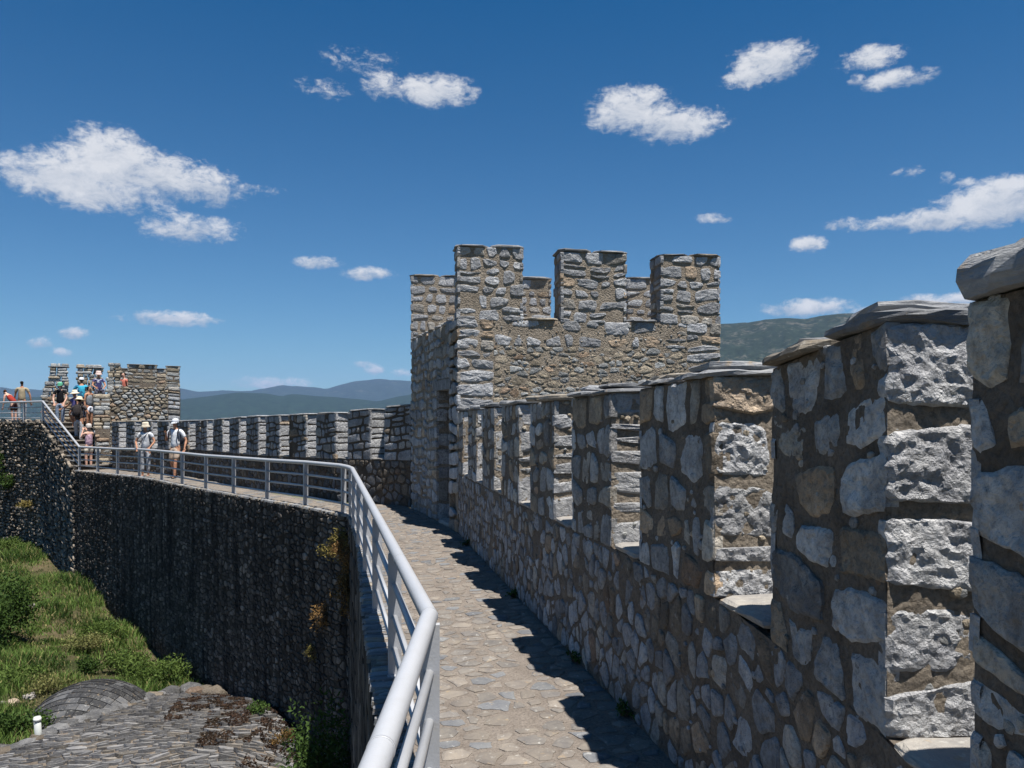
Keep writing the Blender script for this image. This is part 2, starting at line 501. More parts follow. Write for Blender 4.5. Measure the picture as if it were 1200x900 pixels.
def courses(rng, W, H, cw, ch, gap, wvar=0.3, ext=(0, 0, 0, 0), u0=0.0, v0=0.0, drop=0.0, jit=0.3, wob=0.75):
    """squared rubble in rough courses: irregular quads and pairs of small stones"""
    rows = max(1, round(H / ch)); hs = [rng.uniform(0.75, 1.3) for _ in range(rows)]
    k = H / sum(hs); ys = [0.0]
    for h_ in hs: ys.append(ys[-1] + h_ * k)
    ph = [rng.uniform(0, 9) for _ in ys]
    def yl(j, x):
        if j == 0: return -ext[2]
        if j == rows: return H + ext[3]
        return ys[j] + wob * (0.20 * ch * math.sin(x * 2.6 / cw * 0.5 + ph[j]) + 0.10 * ch * math.sin(x * 5.1 / cw * 0.5 + 2 * ph[j]))
    res = []
    for j in range(rows):
        xs = [-ext[0]]
        while True:
            w = cw * rng.uniform(1 - wvar * 1.6, 1 + wvar * 1.9) * (0.75 + 0.4 * (ys[j + 1] - ys[j]) / ch)
            if xs[-1] + w * 1.45 > W + ext[1]: break
            xs.append(xs[-1] + w)
        xs.append(W + ext[1])
        tl = [0.0] + [rng.uniform(-.16, .16) * ch * wob for _ in xs[1:-1]] + [0.0]
        for i in range(len(xs) - 1):
            if rng.random() < drop: continue
            parts = [(0.0, 1.0)]
            if rng.random() < 0.30 and (ys[j + 1] - ys[j]) > max(ch * 1.0, 3.2 * gap):
                m_ = rng.uniform(.35, .65); parts = [(0, m_), (m_, 1)]
            for (fa, fb) in parts:
                g2 = gap * 0.5
                def X(side, t): 
                    return xs[i + side] + tl[i + side] * (t - 0.5) * 2
                L0 = 0.0 if i == 0 else g2; L1 = 0.0 if i == len(xs) - 2 else g2
                P = []
                def pt(su, t, iu, iv):
                    x = X(su, t)
                    x += (L0 if su == 0 else -L1) + (0 if (i == 0 and su == 0) or (i == len(xs) - 2 and su == 1) else iu)
                    ya, yb = yl(j, x), yl(j + 1, x)
                    P.append((x, ya + (yb - ya) * t + iv))
                jx = lambda: rng.uniform(0, gap * 1.1); b0 = 0 if (j == 0 and fa == 0) else 1; b1 = 0 if (j == rows - 1 and fb == 1) else 1
                pt(0, fa, jx(), b0 * (g2 + jx() * .8)); xm = rng.uniform(.3, .7)
                xa = X(0, fa); xb = X(1, fa); xq = xa + (xb - xa) * xm; P.append((xq, yl(j, xq) + (yl(j + 1, xq) - yl(j, xq)) * fa + b0 * (g2 * .6 + jx() * .3)))
                pt(1, fa, -jx(), b0 * (g2 + jx() * .8))
                pt(1, (fa + fb) / 2, -jx() * .3, 0)
                pt(1, fb, -jx(), -b1 * (g2 + jx() * .8))
                xm = rng.uniform(.3, .7); xq = xa + (xb - xa) * xm; P.append((xq, yl(j, xq) + (yl(j + 1, xq) - yl(j, xq)) * fb - b1 * (g2 * .6 + jx() * .3)))
                pt(0, fb, jx(), -b1 * (g2 + jx() * .8))
                pt(0, (fa + fb) / 2, jx() * .3, 0)
                A = 0.5 * sum(P[a][0] * P[(a + 1) % len(P)][1] - P[(a + 1) % len(P)][0] * P[a][1] for a in range(len(P)))
                if A < 0.16 * cw * ch: continue
                if (max(p[1] for p in P) - min(p[1] for p in P)) * (max(p[0] for p in P) - min(p[0] for p in P)) > A * 2.7: continue
                res.append(([(p[0] + u0, p[1] + v0) for p in P], A))
    return res

def round_poly(poly, rng, cut=0.16, rough=0.0, seglen=None):
    """cut the corners, then break the edges up"""
    out = []
    L = len(poly)
    for i in range(L):
        a = poly[i]; b = poly[(i + 1) % L]
        out.append((a[0] + (b[0] - a[0]) * cut, a[1] + (b[1] - a[1]) * cut))
        out.append((a[0] + (b[0] - a[0]) * (1 - cut), a[1] + (b[1] - a[1]) * (1 - cut)))
    # drop very short edges
    o2 = [out[0]]
    for p in out[1:]:
        if math.hypot(p[0] - o2[-1][0], p[1] - o2[-1][1]) > 0.012: o2.append(p)
    out = o2
    if seglen:
        o3 = []
        for i in range(len(out)):
            a = out[i]; b = out[(i + 1) % len(out)]
            n = max(1, int(math.hypot(b[0] - a[0], b[1] - a[1]) / seglen))
            for k in range(n):
                t = k / n
                o3.append((a[0] + (b[0] - a[0]) * t, a[1] + (b[1] - a[1]) * t))
        out = o3
    if rough:
        cx = sum(p[0] for p in out) / len(out); cy = sum(p[1] for p in out) / len(out)
        out = [(p[0] + (cx - p[0]) * rng.uniform(0, rough), p[1] + (cy - p[1]) * rng.uniform(0, rough)) for p in out]
    return out

def stone(poly, fn, h, rng, lod=0, inset=0.14, relief=0.0, sink=0.03, fr=9.0, rough=0.06, dome=0.15, cut=0.14, seg=None):
    """one stone standing proud of a face: returns verts, faces"""
    if seg is None: seg = (None, 0.08, 0.020)[lod]
    P = round_poly(poly, rng, cut, rough, seg)
    n = len(P)
    if n < 3: return None
    cx = sum(p[0] for p in P) / n; cy = sum(p[1] for p in P) / n
    tu = rng.uniform(-1, 1) * h * 0.3; tv = rng.uniform(-1, 1) * h * 0.3
    size = max(0.05, max(math.hypot(p[0] - cx, p[1] - cy) for p in P))
    if lod == 2:
        b = min(0.25, 0.018 / size)
        rings = [(1.0, -sink), (1.0, h * 0.45), (1 - b, h * 0.9)]
    elif lod == 1:
        rings = [(1.0, -sink), (1.0, h * 0.5), (1 - inset, h), (0.5, h * 1.1)]
    else:
        rings = [(1.0, -sink), (1 - inset * 0.4, h * 0.75), (0.62, h)]
    v = []
    off = Vector((rng.uniform(0, 50), rng.uniform(0, 50), rng.uniform(0, 50)))
    def put(u, w, hh, s, k):
        p, nr = fn(u, w)
        hh2 = hh + (tu * (u - cx) + tv * (w - cy)) / size * (1 if hh > 0 else 0)
        if hh > 0: hh2 += h * dome * (1 - s * s)
        if relief and hh > 0:
            q = p * fr + off
            d = (noise.fractal(q, 0.75, 2.1, 4) + 0.6 * (0.5 - abs(noise.noise(q * 1.7 + Vector((3, 1, 2)))) * 2)) * relief
            hh2 += d * (0.5 if k == 1 else 1.0)
            hh2 = max(hh2, 0.002)
        v.append(p + nr * hh2)
    for k, (s, hh) in enumerate(rings):
        for p in P:
            put(cx + (p[0] - cx) * s, cy + (p[1] - cy) * s, hh, s, k)
    if lod == 2:
        from mathutils.geometry import delaunay_2d_cdt
        f = []
        for k in range(len(rings) - 1):
            a = k * n; b_ = a + n
            for i in range(n): f.append((a + i, a + (i + 1) % n, b_ + (i + 1) % n, b_ + i))
        s_ = rings[-1][0]; sp = 0.0115 if size > 0.09 else 0.009
        bd = [Vector((cx + (p[0] - cx) * s_, cy + (p[1] - cy) * s_)) for p in P]
        x0, x1 = min(p.x for p in bd), max(p.x for p in bd); y0, y1 = min(p.y for p in bd), max(p.y for p in bd)
        ins = []
        yy = y0 + sp * .5; row = 0
        while yy < y1:
            xx = x0 + sp * (.5 if row % 2 else 1.0)
            while xx < x1:
                ins.append(Vector((xx + rng.uniform(-.3, .3) * sp, yy + rng.uniform(-.3, .3) * sp))); xx += sp
            yy += sp * .87; row += 1
        res = delaunay_2d_cdt(bd + ins, [], [list(range(n))], 1, 1e-6)
        vs, fs_ = res[0], res[2]; orig = res[3]
        mp = {}
        top0 = (len(rings) - 1) * n
        for i, q in enumerate(vs):
            o_ = [k for k in orig[i] if k < n]
            if o_: mp[i] = top0 + o_[0]
            else:
                put(q.x, q.y, h, 0.7, 3); mp[i] = len(v) - 1
        for t_ in fs_:
            if len(t_) == 3: f.append(tuple(mp[i] for i in t_))
        return v, f
    put(cx, cy, rings[-1][1], 0, len(rings))
    f = []
    for k in range(len(rings) - 1):
        a = k * n; b = (k + 1) * n
        for i in range(n):
            j = (i + 1) % n
            f.append((a + i, a + j, b + j, b + i))
    a = (len(rings) - 1) * n; c = len(v) - 1
    for i in range(n): f.append((a + i, a + (i + 1) % n, c))
    return v, f

class Path:
    """vertical face over a plan polyline; side=+1: the face looks left of travel"""
    def __init__(s, pts, z0, z1, side=1, tilt=0.0):
        s.p = [Vector((p[0], p[1])) for p in pts]
        s.side = side
        s.d = [0.0]
        for a, b in zip(s.p, s.p[1:]): s.d.append(s.d[-1] + (b - a).length)
        s.L = s.d[-1]
        s.z0 = z0; s.z1 = z1
        s.nr = []
        for i in range(len(s.p) - 1):
            t = (s.p[i + 1] - s.p[i]).normalized()
            s.nr.append(Vector((-t.y, t.x)) * side)
    def seg(s, u):
        for i in range(len(s.p) - 2):
            if u < s.d[i + 1]: return i
        return len(s.p) - 2
    def xy(s, u):
        i = s.seg(u); t = (u - s.d[i]) / (s.d[i + 1] - s.d[i])
        return s.p[i] + (s.p[i + 1] - s.p[i]) * t
    def normal(s, u):
        i = s.seg(u)
        n = s.nr[i].copy()
        # soften the bends
        w = 0.25
        if i + 1 < len(s.nr) and s.d[i + 1] - u < w: n = n.lerp(s.nr[i + 1], 0.5 * (1 - (s.d[i + 1] - u) / w))
        if i > 0 and u - s.d[i] < w: n = n.lerp(s.nr[i - 1], 0.5 * (1 - (u - s.d[i]) / w))
        return n.normalized()
    def zz(s, u, z):
        if callable(z): return z(u)
        if isinstance(z, (list, tuple)):
            i = s.seg(u); t = min(1, max(0, (u - s.d[i]) / (s.d[i + 1] - s.d[i])))
            return z[i] + (z[i + 1] - z[i]) * t
        return z
    def fn(s, H):
        def f(u, v):
            q = s.xy(u); n = s.normal(u)
            a = s.zz(u, s.z0); b = s.zz(u, s.z1)
            return Vector((q.x, q.y, a + (b - a) * v / H)), Vector((n.x, n.y, 0))
        return f

def tone_limestone(rng):
    b = rng.uniform(0.30, 0.56)
    w = rng.random()
    if w < 0.07: return (b * 0.95, b * 0.74, b * 0.54)
    if w < 0.25: return (b * 0.97, b * 0.91, b * 0.82)
    return (b * 0.965, b * 0.98, b * 1.01)

def tone_rubble(rng):
    b = rng.uniform(0.20, 0.42)
    w = rng.random()
    if w < 0.05: return (b * 1.05, b * 0.76, b * 0.56)
    if w < 0.50: return (b * 1.0, b * 0.84, b * 0.66)
    return (b * 0.96, b * 0.96, b * 0.97)

def tone_reveal(rng):
    b = rng.uniform(0.40, 0.56)  # lighter than the wall faces: sunlit brightness put into the stone tone
    return (b, b * .80, b * .60) if rng.random() < 0.06 else (b * .98, b * .985, b)

def tone_mixed(rng):
    return tone_rubble(rng) if rng.random() < 0.22 else tone_limestone(rng)

def tone_tan(r):
    t = tone_rubble(r); return (min(.6, t[0] * 1.28), t[1] * 1.30, t[2] * 1.26)

def tone_slate(rng):
    b = rng.uniform(0.16, 0.30)
    if rng.random() < 0.25: return (b * 1.1, b * 0.98, b * 0.82)
    return (b * 0.96, b * 0.99, b * 1.04)

EYEV = Vector((0, 0, EYE))
def mortar_skin(fn, u0, u1, H, step, amp, mat, parent, v0=0.0, seed=0.0, ext=0.006, lift=0.004):
    """uneven pointing laid over the core and lapping the stones"""
    nu = max(2, int((u1 - u0 + 2 * ext) / step)); nv = max(2, int(H / step))
    v = []; f = []
    for i in range(nu + 1):
        for j in range(nv + 1):
            u = u0 - ext + (u1 - u0 + 2 * ext) * i / nu; w = v0 + H * j / nv
            p, nr = fn(u, w)
            d = lift + amp * (0.5 + 0.9 * noise.fractal(p * 7.0 + Vector((seed, 0, 0)), 0.8, 2.2, 4)) + amp * 0.35 * noise.noise(p * 41.0)
            v.append(p + nr * max(0.001, d))
    for i in range(nu):
        for j in range(nv):
            a = i * (nv + 1) + j
            f.append((a, a + nv + 1, a + nv + 2, a + 1))
    m = MB(); m.add(v, f)
    return m.build('mortar', mat, parent, smooth=True)

def pebbles(rng, fn, u0, u1, v0, v1, n, h, tone, store, parent=None, mat=None):
    """small packing stones pushed into the joints"""
    for _ in range(n):
        cu, cv = rng.uniform(u0, u1), rng.uniform(v0, v1)
        r = rng.uniform(0.010, 0.030); k = rng.randint(5, 7); a0 = rng.uniform(0, 6.3); st_ = rng.uniform(.5, 1.0)
        poly = [(cu + math.cos(a0 + 6.2832 * i / k) * r * rng.uniform(.7, 1.2), cv + math.sin(a0 + 6.2832 * i / k) * r * st_ * rng.uniform(.7, 1.2)) for i in range(k)]
        if min(p[0] for p in poly) < u0 or max(p[0] for p in poly) > u1: continue
        q = stone(poly, fn, h * rng.uniform(.5, 1.0), rng, rough=0.1)
        if q: store.add(q[0], q[1], tone(rng), parent, mat)

class Masonry:
    """gathers the stones of one thing; the largest in view become parts of their own"""
    def __init__(s, parent, mat, name='stone', limit=300):
        s.parent = parent; s.mat = mat; s.name = name; s.limit = limit
        s.st = []
    def add(s, v, f, c, parent=None, mat=None):
        ctr = sum((Vector(p) for p in v), Vector()) / len(v)
        r = max((Vector(p) - ctr).length for p in v)
        d = (ctr - EYEV)
        dist = max(0.5, d.length)
        vis = 1.0 if (d.y > 0.3 and abs(d.x) < d.y * 0.68 and abs(d.z) < d.y * 0.56) else 0.15
        s.st.append((vis * r / dist, v, f, c, parent, mat))
    def face(s, rng, fn, cl, h, tone, lod=0, mat=None, parent=None, **kw):
        for poly, A in cl:
            hh = h * rng.uniform(0.6, 1.35)
            r = stone(poly, fn, hh, rng, lod=lod, **kw)
            if r: s.add(r[0], r[1], tone(rng), parent, mat)
    def build(s, stuff_name=None):
        s.st.sort(key=lambda t: -t[0])
        n = 0
        rest = {}
        for (w, v, f, c, par, mt) in s.st:
            mt = mt or s.mat
            if n < s.limit and w * 950 * 2 > 5.0:
                b = MB(); b.add(v, f, c)
                b.build(s.name, mt, par or s.parent)
                n += 1
            else:
                key = mt.name
                if key not in rest: rest[key] = (MB(), mt)
                rest[key][0].add(v, f, c)
        for k, (b, mt) in rest.items():
            o = b.build(stuff_name or ('small_' + s.name), mt, s.parent)
            o['kind'] = 'stuff'
            o['label'] = 'remaining small stones of the masonry'

def slab(poly, z, th, rng, tilt=(0, 0), zc=None, seg=0.12, amp=0.008, cut=0.18, rough=0.05):
    """irregular flat stone slab over a plan polygon; z = number or function(x,y)"""
    P = round_poly(poly, rng, cut, rough, seg)
    n = len(P)
    cx = sum(p[0] for p in P) / n; cy = sum(p[1] for p in P) / n
    zf = z if callable(z) else (lambda x, y: z)
    v = []
    off = rng.uniform(0, 99)
    for k, (s, hh) in enumerate(((0.96, 0.0), (1.0, th * 0.35), (0.99, th * 0.75), (0.93, th), (0.55, th * 1.06))):
        for p in P:
            x = cx + (p[0] - cx) * s; y = cy + (p[1] - cy) * s
            nz = noise.fractal(Vector((x * 5 + off, y * 5, k * 2.0)), 0.9, 2.1, 4) * amp
            if k in (1, 2):
                x += noise.noise(Vector((p[0] * 14, p[1] * 14, k + off))) * 0.012
                y += noise.noise(Vector((p[1] * 14, p[0] * 14, k - off))) * 0.012
            v.append((x, y, zf(x, y) + hh + nz + tilt[0] * (x - cx) + tilt[1] * (y - cy)))
    v.append((cx, cy, zf(cx, cy) + th * 1.06))
    f = [tuple(range(n - 1, -1, -1))]
    for k in range(4):
        a = k * n; b = a + n
        for i in range(n):
            j = (i + 1) % n
            f.append((a + i, a + j, b + j, b + i))
    a = 4 * n; c = len(v) - 1
    for i in range(n): f.append((a + i, a + (i + 1) % n, c))
    return v, f

def quad(P, Q, n, a, b):
    """plan quad along P->Q from offset a to b along n"""
    return [(P.x + n.x * a, P.y + n.y * a), (Q.x + n.x * a, Q.y + n.y * a), (Q.x + n.x * b, Q.y + n.y * b), (P.x + n.x * b, P.y + n.y * b)]

def ccw(poly):
    A = sum(poly[a][0] * poly[(a + 1) % len(poly)][1] - poly[(a + 1) % len(poly)][0] * poly[a][1] for a in range(len(poly)))
    return poly if A > 0 else poly[::-1]

def px(x, Z):                       # lateral position of photo column x at depth Z
    return (x - 600) / 950.0 * Z
def pz(y, Z):                       # height of photo row y at depth Z
    return EYE + (HOR - y) / 950.0 * Z

# ================================================================== THE PLACE
def u_at(path, x):
    """arc length where the sight line through photo column x meets the wall face"""
    k = (x - 600) / 950.0
    for i in range(len(path.p) - 1):
        a, b = path.p[i], path.p[i + 1]
        fa = a.x - k * a.y; fb = b.x - k * b.y
        if fa * fb <= 0 and max(a.y, b.y) > 0:
            t = fa / (fa - fb)
            return path.d[i] + t * (path.d[i + 1] - path.d[i])
    return None

def zf_pts(pts):
    """piecewise linear function"""
    def f(t):
        if t <= pts[0][0]: return pts[0][1]
        for (a, b), (c, d) in zip(pts, pts[1:]):
            if t <= c: return b + (d - b) * (t - a) / (c - a)
        return pts[-1][1]
    return f

floor_z = zf_pts([(14.0, 0.0), (15.4, -.01), (16.9, -.05), (18.5, -.08), (20, -.11), (23, -.13), (24.7, -.15), (26.2, -.20), (28.6, -.23)])

def strip_core(path, u0, u1, z0, z1, thick, mb, step=None, out=0.0):
    """solid of masonry behind a face between two arc lengths"""
    us = [u0] + [d for d in path.d if u0 + 1e-3 < d < u1 - 1e-3] + [u1]
    if step:
        n = max(1, int((u1 - u0) / step)); us = sorted(set(us + [u0 + (u1 - u0) * k / n for k in range(n + 1)]))
    v = []; f = []
    for u in us:
        p = path.xy(u); n = path.normal(u)
        a = z0(u) if callable(z0) else z0
        b = z1(u) if callable(z1) else z1
        for (x, y) in ((p.x + n.x * out, p.y + n.y * out), (p.x - n.x * thick, p.y - n.y * thick)):
            v += [(x, y, a), (x, y, b)]
    for i in range(len(us) - 1):
        a = i * 4; b = a + 4
        if path.side > 0:
            f += [(a, a + 1, b + 1, b), (a + 1, a + 3, b + 3, b + 1), (a + 2, b + 2, b + 3, a + 3), (a, b, b + 2, a + 2)]
        else:
            f += [(a, b, b + 1, a + 1), (a + 1, b + 1, b + 3, a + 3), (a + 2, a + 3, b + 3, b + 2), (a, a + 2, b + 2, b)]
    e = (len(us) - 1) * 4
    if path.side > 0: f += [(0, 2, 3, 1), (e, e + 1, e + 3, e + 2)]
    else: f += [(0, 1, 3, 2), (e, e + 2, e + 3, e + 1)]
    mb.add(v, f)

def crenel_wall(name, label, cat, pts, side, merlons, zf, zs, zt, thick, rng, cM=(0.24, 0.21), cB=(0.16, 0.14), gM=0.03, gB=0.02,
                hM=0.018, lodf=None, limit=300, tM=tone_limestone, tB=tone_rubble, span=None, face_mat='stone_shade', rev_mat='stone',
                core_mat='mortar_brown', rev_core=None, cap=(0.04, 0.05), relief=0.006, rev_relief=0.010, sill=True, group=None, rev_cell=(0.28, 0.19),
                caps=True, capn=0.42, skin=False, far_reveal=True, base_faces=True):
    P = Path(pts, 0, 1, side)
    t = empty(name, (P.p[0].x, P.p[0].y, 0))
    tag(t, label, cat, group)
    if span is None: span = (0, P.L)
    ms = Masonry(t, M[face_mat])
    mb = MB()
    strip_core(P, span[0], span[1], zf, zs, thick, mb)
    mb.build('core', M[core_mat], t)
    lod = lodf or (lambda d: 0)
    def dist(u):
        q = P.xy(u); return math.hypot(q.x, q.y)
    # plain lower wall, laid in lengths so each takes its own level of detail
    if base_faces:
        zsf = zs; zff = zf
        n = max(1, int((span[1] - span[0]) / 2.0))
        # one layout for the whole length, split by distance
        Hb = sum(zs(span[0] + (span[1] - span[0]) * k / 4) - (zf(span[0] + (span[1] - span[0]) * k / 4)) for k in range(5)) / 5
        PB = Path(pts, zf, zs, side)
        fn = PB.fn(Hb)
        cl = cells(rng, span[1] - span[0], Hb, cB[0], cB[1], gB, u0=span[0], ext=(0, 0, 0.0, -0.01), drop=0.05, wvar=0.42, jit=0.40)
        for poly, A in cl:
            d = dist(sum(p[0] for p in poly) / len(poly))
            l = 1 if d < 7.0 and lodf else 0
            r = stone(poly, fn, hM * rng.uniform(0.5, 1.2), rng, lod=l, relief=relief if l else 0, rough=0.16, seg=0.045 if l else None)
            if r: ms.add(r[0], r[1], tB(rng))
        if skin:
            un = u_at(P, 1145) - 0.9
            mortar_skin(fn, max(un, span[0]), span[1], Hb, 0.03, 0.008, M[core_mat], t, lift=0.001)
            pebbles(rng, fn, max(un, span[0]), span[1], 0, Hb, 420, hM, tB, ms)
    for k, (a, b) in enumerate(merlons):
        um = (a + b) / 2
        d = dist(um)
        mb = MB()
        strip_core(P, a, b, zs, zt, thick, mb)
        mer = mb.build('merlon', M[core_mat], t)
        H = zt(um) - zs(um)
        l = 2 if (lodf and d < 3.6) else (1 if (lodf and d < 9) else 0)
        PF = Path(pts, zs, zt, side)
        cl = courses(rng, b - a, H, cM[0], cM[1], gM, u0=a, ext=(hM, hM, 0, 0), wvar=0.34, drop=0.02)
        for poly, A in cl:
            r = stone(poly, PF.fn(H), hM * rng.uniform(0.4, 1.3), rng, lod=l, relief=relief * (1.3 if l == 2 else 1) if l else 0, rough=0.11 if l else 0.07, fr=12, cut=0.11, seg=(None, 0.05, 0.025)[l])
            if r: ms.add(r[0], r[1], tM(rng), mer)
        if skin and a > u_at(P, 1145) - 0.95:
            mortar_skin(PF.fn(H), a, b, H + 0.02, 0.022 if d < 4 else 0.04, 0.0085, M[core_mat], mer, v0=-0.02, seed=k, lift=0.001)
            pebbles(rng, PF.fn(H), a, b, 0, H, 34, hM, tM, ms, mer)
        # the two reveals of the crenels
        for (u, sd, on) in ((a, -1, True), (b, 1, far_reveal)):
            if not on: continue
            q = P.xy(u); nn_ = P.normal(u)
            p0 = q; p1 = q - nn_ * thick
            RP = Path([p0, p1], zs(u), zt(u), sd * side)
            cl = courses(rng, thick, H, rev_cell[0], rev_cell[1], gM * (1.25 if skin else 0.7), ext=(hM, 0, 0, 0), wvar=0.34 if skin else 0.25, drop=0.02, wob=0.55)
            if skin and sd == -1 and a > u_at(P, 1145) - 0.95:
                mortar_skin(RP.fn(H), 0, thick, H, 0.014 if d < 4 else 0.035, 0.010, M[rev_core or core_mat], mer, seed=k + 5, lift=0.002)
                pebbles(rng, RP.fn(H), 0, thick, 0, H, 26, 0.022, tone_tan, ms, mer, M[rev_mat])
            l2 = 2 if (lodf and d < 5.2 and sd == -1) else (1 if (lodf and d < 9) else 0)
            for poly, A in cl:
                r = stone(poly, RP.fn(H), 0.016 * rng.uniform(0.6, 1.3), rng, lod=l2, relief=rev_relief if l2 == 2 else (0.006 if l2 else 0), fr=13, rough=0.05, dome=0.0, cut=0.10)
                if r: ms.add(r[0], r[1], tone_reveal(rng), mer, M[rev_mat])
        if caps:
            cb = P.xy
            n = max(1, int(round((b - a) / capn)))
            cuts = [a - 0.05] + [a + (b - a) * (j + rng.uniform(-.15, .15)) / n for j in range(1, n)] + [b + 0.05]
            for j in range(n):
                ua, ub = cuts[j], cuts[j + 1]
                A = P.xy(max(0.0, ua)); B = P.xy(min(P.L, ub))
                dd_ = (B - A).normalized()
                if ua < 0: A = A + dd_ * ua
                nn_ = P.normal((ua + ub) / 2)
                th = cap[0] * rng.uniform(0.75, 1.25) * (0.6 if (lodf and 2.2 < d < 6.0) else (1.6 if (lodf and d < 2.2) else 1.0))
                ov = cap[1] * rng.uniform(0.7, 1.25)
                zt_m = zt((ua + ub) / 2)
                zA = zt(max(0, ua)); slope = (zt(min(P.L, ub)) - zA) / max(0.05, (B - A).length)
                zfun = lambda x, y, A=A, dd_=dd_, zA=zA, slope=slope: zA + slope * ((x - A.x) * dd_.x + (y - A.y) * dd_.y) + 0.004
                poly = ccw(quad(A, B - dd_ * 0.006, nn_, ov, -thick - 0.04))
                v, f = slab(poly, zfun, th, rng, tilt=(rng.uniform(-.03, .03), rng.uniform(-.03, .03)), seg=0.05 if d < 5 else 0.2, amp=0.016 if d < 5 else 0.004, cut=0.12)
                o = MB(); o.add(v, f, tone_slate(rng))
                o.build('cap_slab', M['slab'], mer)
                if lodf and d < 6.0:
                    A3 = A + dd_ * rng.uniform(0.02, 0.10); B3 = B - dd_ * rng.uniform(0.02, 0.10)
                    zf2 = lambda x, y, z_=zfun, th=th: z_(x, y) + th * 0.95
                    v, f = slab(ccw(quad(A3, B3, nn_, ov - rng.uniform(0.0, 0.09), -thick - 0.0)), zf2, th * (1.0 if d > 2.2 else 0.45), rng, tilt=(rng.uniform(-.05, .05), rng.uniform(-.05, .05)), seg=0.06, amp=0.012, cut=0.15, rough=0.08)
                    o = MB(); o.add(v, f, tone_slate(rng)); o.build('cap_slab', M['slab'], mer)
    # sill slabs in the crenels
    if sill:
        ed = sorted(merlons)
        gaps = [(ed[i][1], ed[i + 1][0]) for i in range(len(ed) - 1)]
        if ed[0][0] > span[0] + 0.1: gaps.append((span[0], ed[0][0]))
        if ed[-1][1] < span[1] - 0.1: gaps.append((ed[-1][1], span[1]))
        for (a, b) in gaps:
            if b - a > 1.5: continue
            A = P.xy(a) + (P.xy(b) - P.xy(a)).normalized() * 0.03; B = P.xy(b) - (P.xy(b) - P.xy(a)).normalized() * 0.03
            nn_ = P.normal((a + b) / 2)
            v, f = slab(ccw(quad(A, B, nn_, 0.02, -thick - 0.02)), zs((a + b) / 2) + 0.003, 0.035, rng, tilt=(0, 0), seg=0.08, amp=0.006, cut=0.08)
            o = MB(); o.add(v, f, (0.29, 0.275, 0.255)); o.build('sill_slab', M['slab'], t)
    ms.build()
    return t, P

# ---------------------------------------------------------------- right-hand battlement
rng = random.Random(11)
WP = [(1.16, -3.0), (1.10, 0.0), (1.04, 1.80), (1.047, 2.26), (0.973, 3.0), (0.789, 4.0), (0.554, 5.16), (-0.755, 11.62)]
wp = Path(WP, 0, 1, 1)
e = {x: u_at(wp, x) for x in (1145, 1040, 908, 838, 752, 717, 672, 650, 623, 609, 589.5, 580, 566, 559, 549.5, 543)}
mer = [(e[1145] - 0.86, e[1145]), (e[1040], e[908]), (e[838], e[752]), (e[717], e[672]), (e[650], e[623]), (e[609], e[589.5]),
       (e[580], e[566]), (e[559], e[549.5]), (e[543], wp.L)]
u = e[1145] - 0.86
while u > 1.4:
    mer.insert(0, (u - 0.49 - 0.82, u - 0.49)); u -= 1.31
mer = [m for m in mer if m[0] >= 0]
def ztop(uu):
    y = wp.xy(uu).y
    return zf_pts([(1.79, 1.955), (1.85, 1.955), (2.2, 1.965), (3.0, 1.872), (3.6, 1.872), (4.4, 1.845), (6, 1.82), (10, 1.775), (11.7, 1.755)])(y)
def zsill(uu):
    y = wp.xy(uu).y
    return zf_pts([(2.0, 0.78), (3.0, 0.86), (3.4, 0.91), (5.0, 0.90), (7, 0.875), (12, 0.87)])(y)
crenel_wall('battlement_wall', 'tall rubble stone battlement wall with slate capped merlons along the right side of the walkway', 'wall',
            WP, 1, mer, lambda u: 0.0, zsill, ztop, 0.56, rng, lodf=lambda d: 1, cM=(0.18, 0.195), cB=(0.115, 0.125), gM=0.025, gB=0.016, hM=0.015, skin=True, rev_cell=(0.34, 0.225), cap=(0.045, 0.055), rev_core='mortar', tB=lambda r: tuple(0.95 * x for x in tone_mixed(r)), tM=lambda r: tuple(k_ * x for k_, x in zip((1.18, 1.15, 1.10), tone_mixed(r))), core_mat='mortar_brown')  # sunlit reveals take paler mortar than shaded faces: light put into the colour

# ---------------------------------------------------------------- square gate tower
rng = random.Random(5)
TA, TB, TD = Vector((-0.78, 11.75)), Vector((-1.88, 15.2)), Vector((px(843, 12.35), 12.35))
TC = Vector((3.30, 15.60))
TSILL, TTOP = 3.10, 4.10
TT = 0.5
tower = empty('square_tower', (0.8, 13.6, 0))
tag(tower, 'square rubble stone tower with tall square merlons and a narrow dark doorway beside the walkway', 'tower')
tm = Masonry(tower, M['stone'], limit=300)
fp = Path([TA, TD], 0, 1, -1)           # front
lp = Path([TA, TB], 0, 1, 1)            # face with the doorway
bp = Path([TB, TC], 0, 1, -1)           # inside of the back wall, towards the camera
core = MB()
# front wall
strip_core(fp, 0, fp.L, -6.5, TSILL, TT, core)
# side wall with its doorway
du0, du1, dz = 0.52, 1.44, 2.10
strip_core(lp, TT + 0.02, du0 + 0.0 if du0 > TT + 0.05 else TT + 0.05, -6.5, TSILL - 0.01, TT, core)
strip_core(lp, du1, lp.L, -6.5, TSILL - 0.01, TT, core)
strip_core(lp, TT + 0.052, du1, dz + 0.16, TSILL - 0.012, TT, core)
# back and right walls
strip_core(Path([TB + (TC - TB).normalized() * 0.51, TC], 0, 1, -1), 0, (TC - TB).length - 0.51, -6.5, TSILL - 0.02, TT, core)
strip_core(Path([TD + (TC - TD).normalized() * 0.52, TC - (TC - TD).normalized() * 0.01], 0, 1, -1), 0, (TC - TD).length - 0.53, -6.5, TSILL - 0.015, TT, core)
core.build('core', M['mortar'], tower)
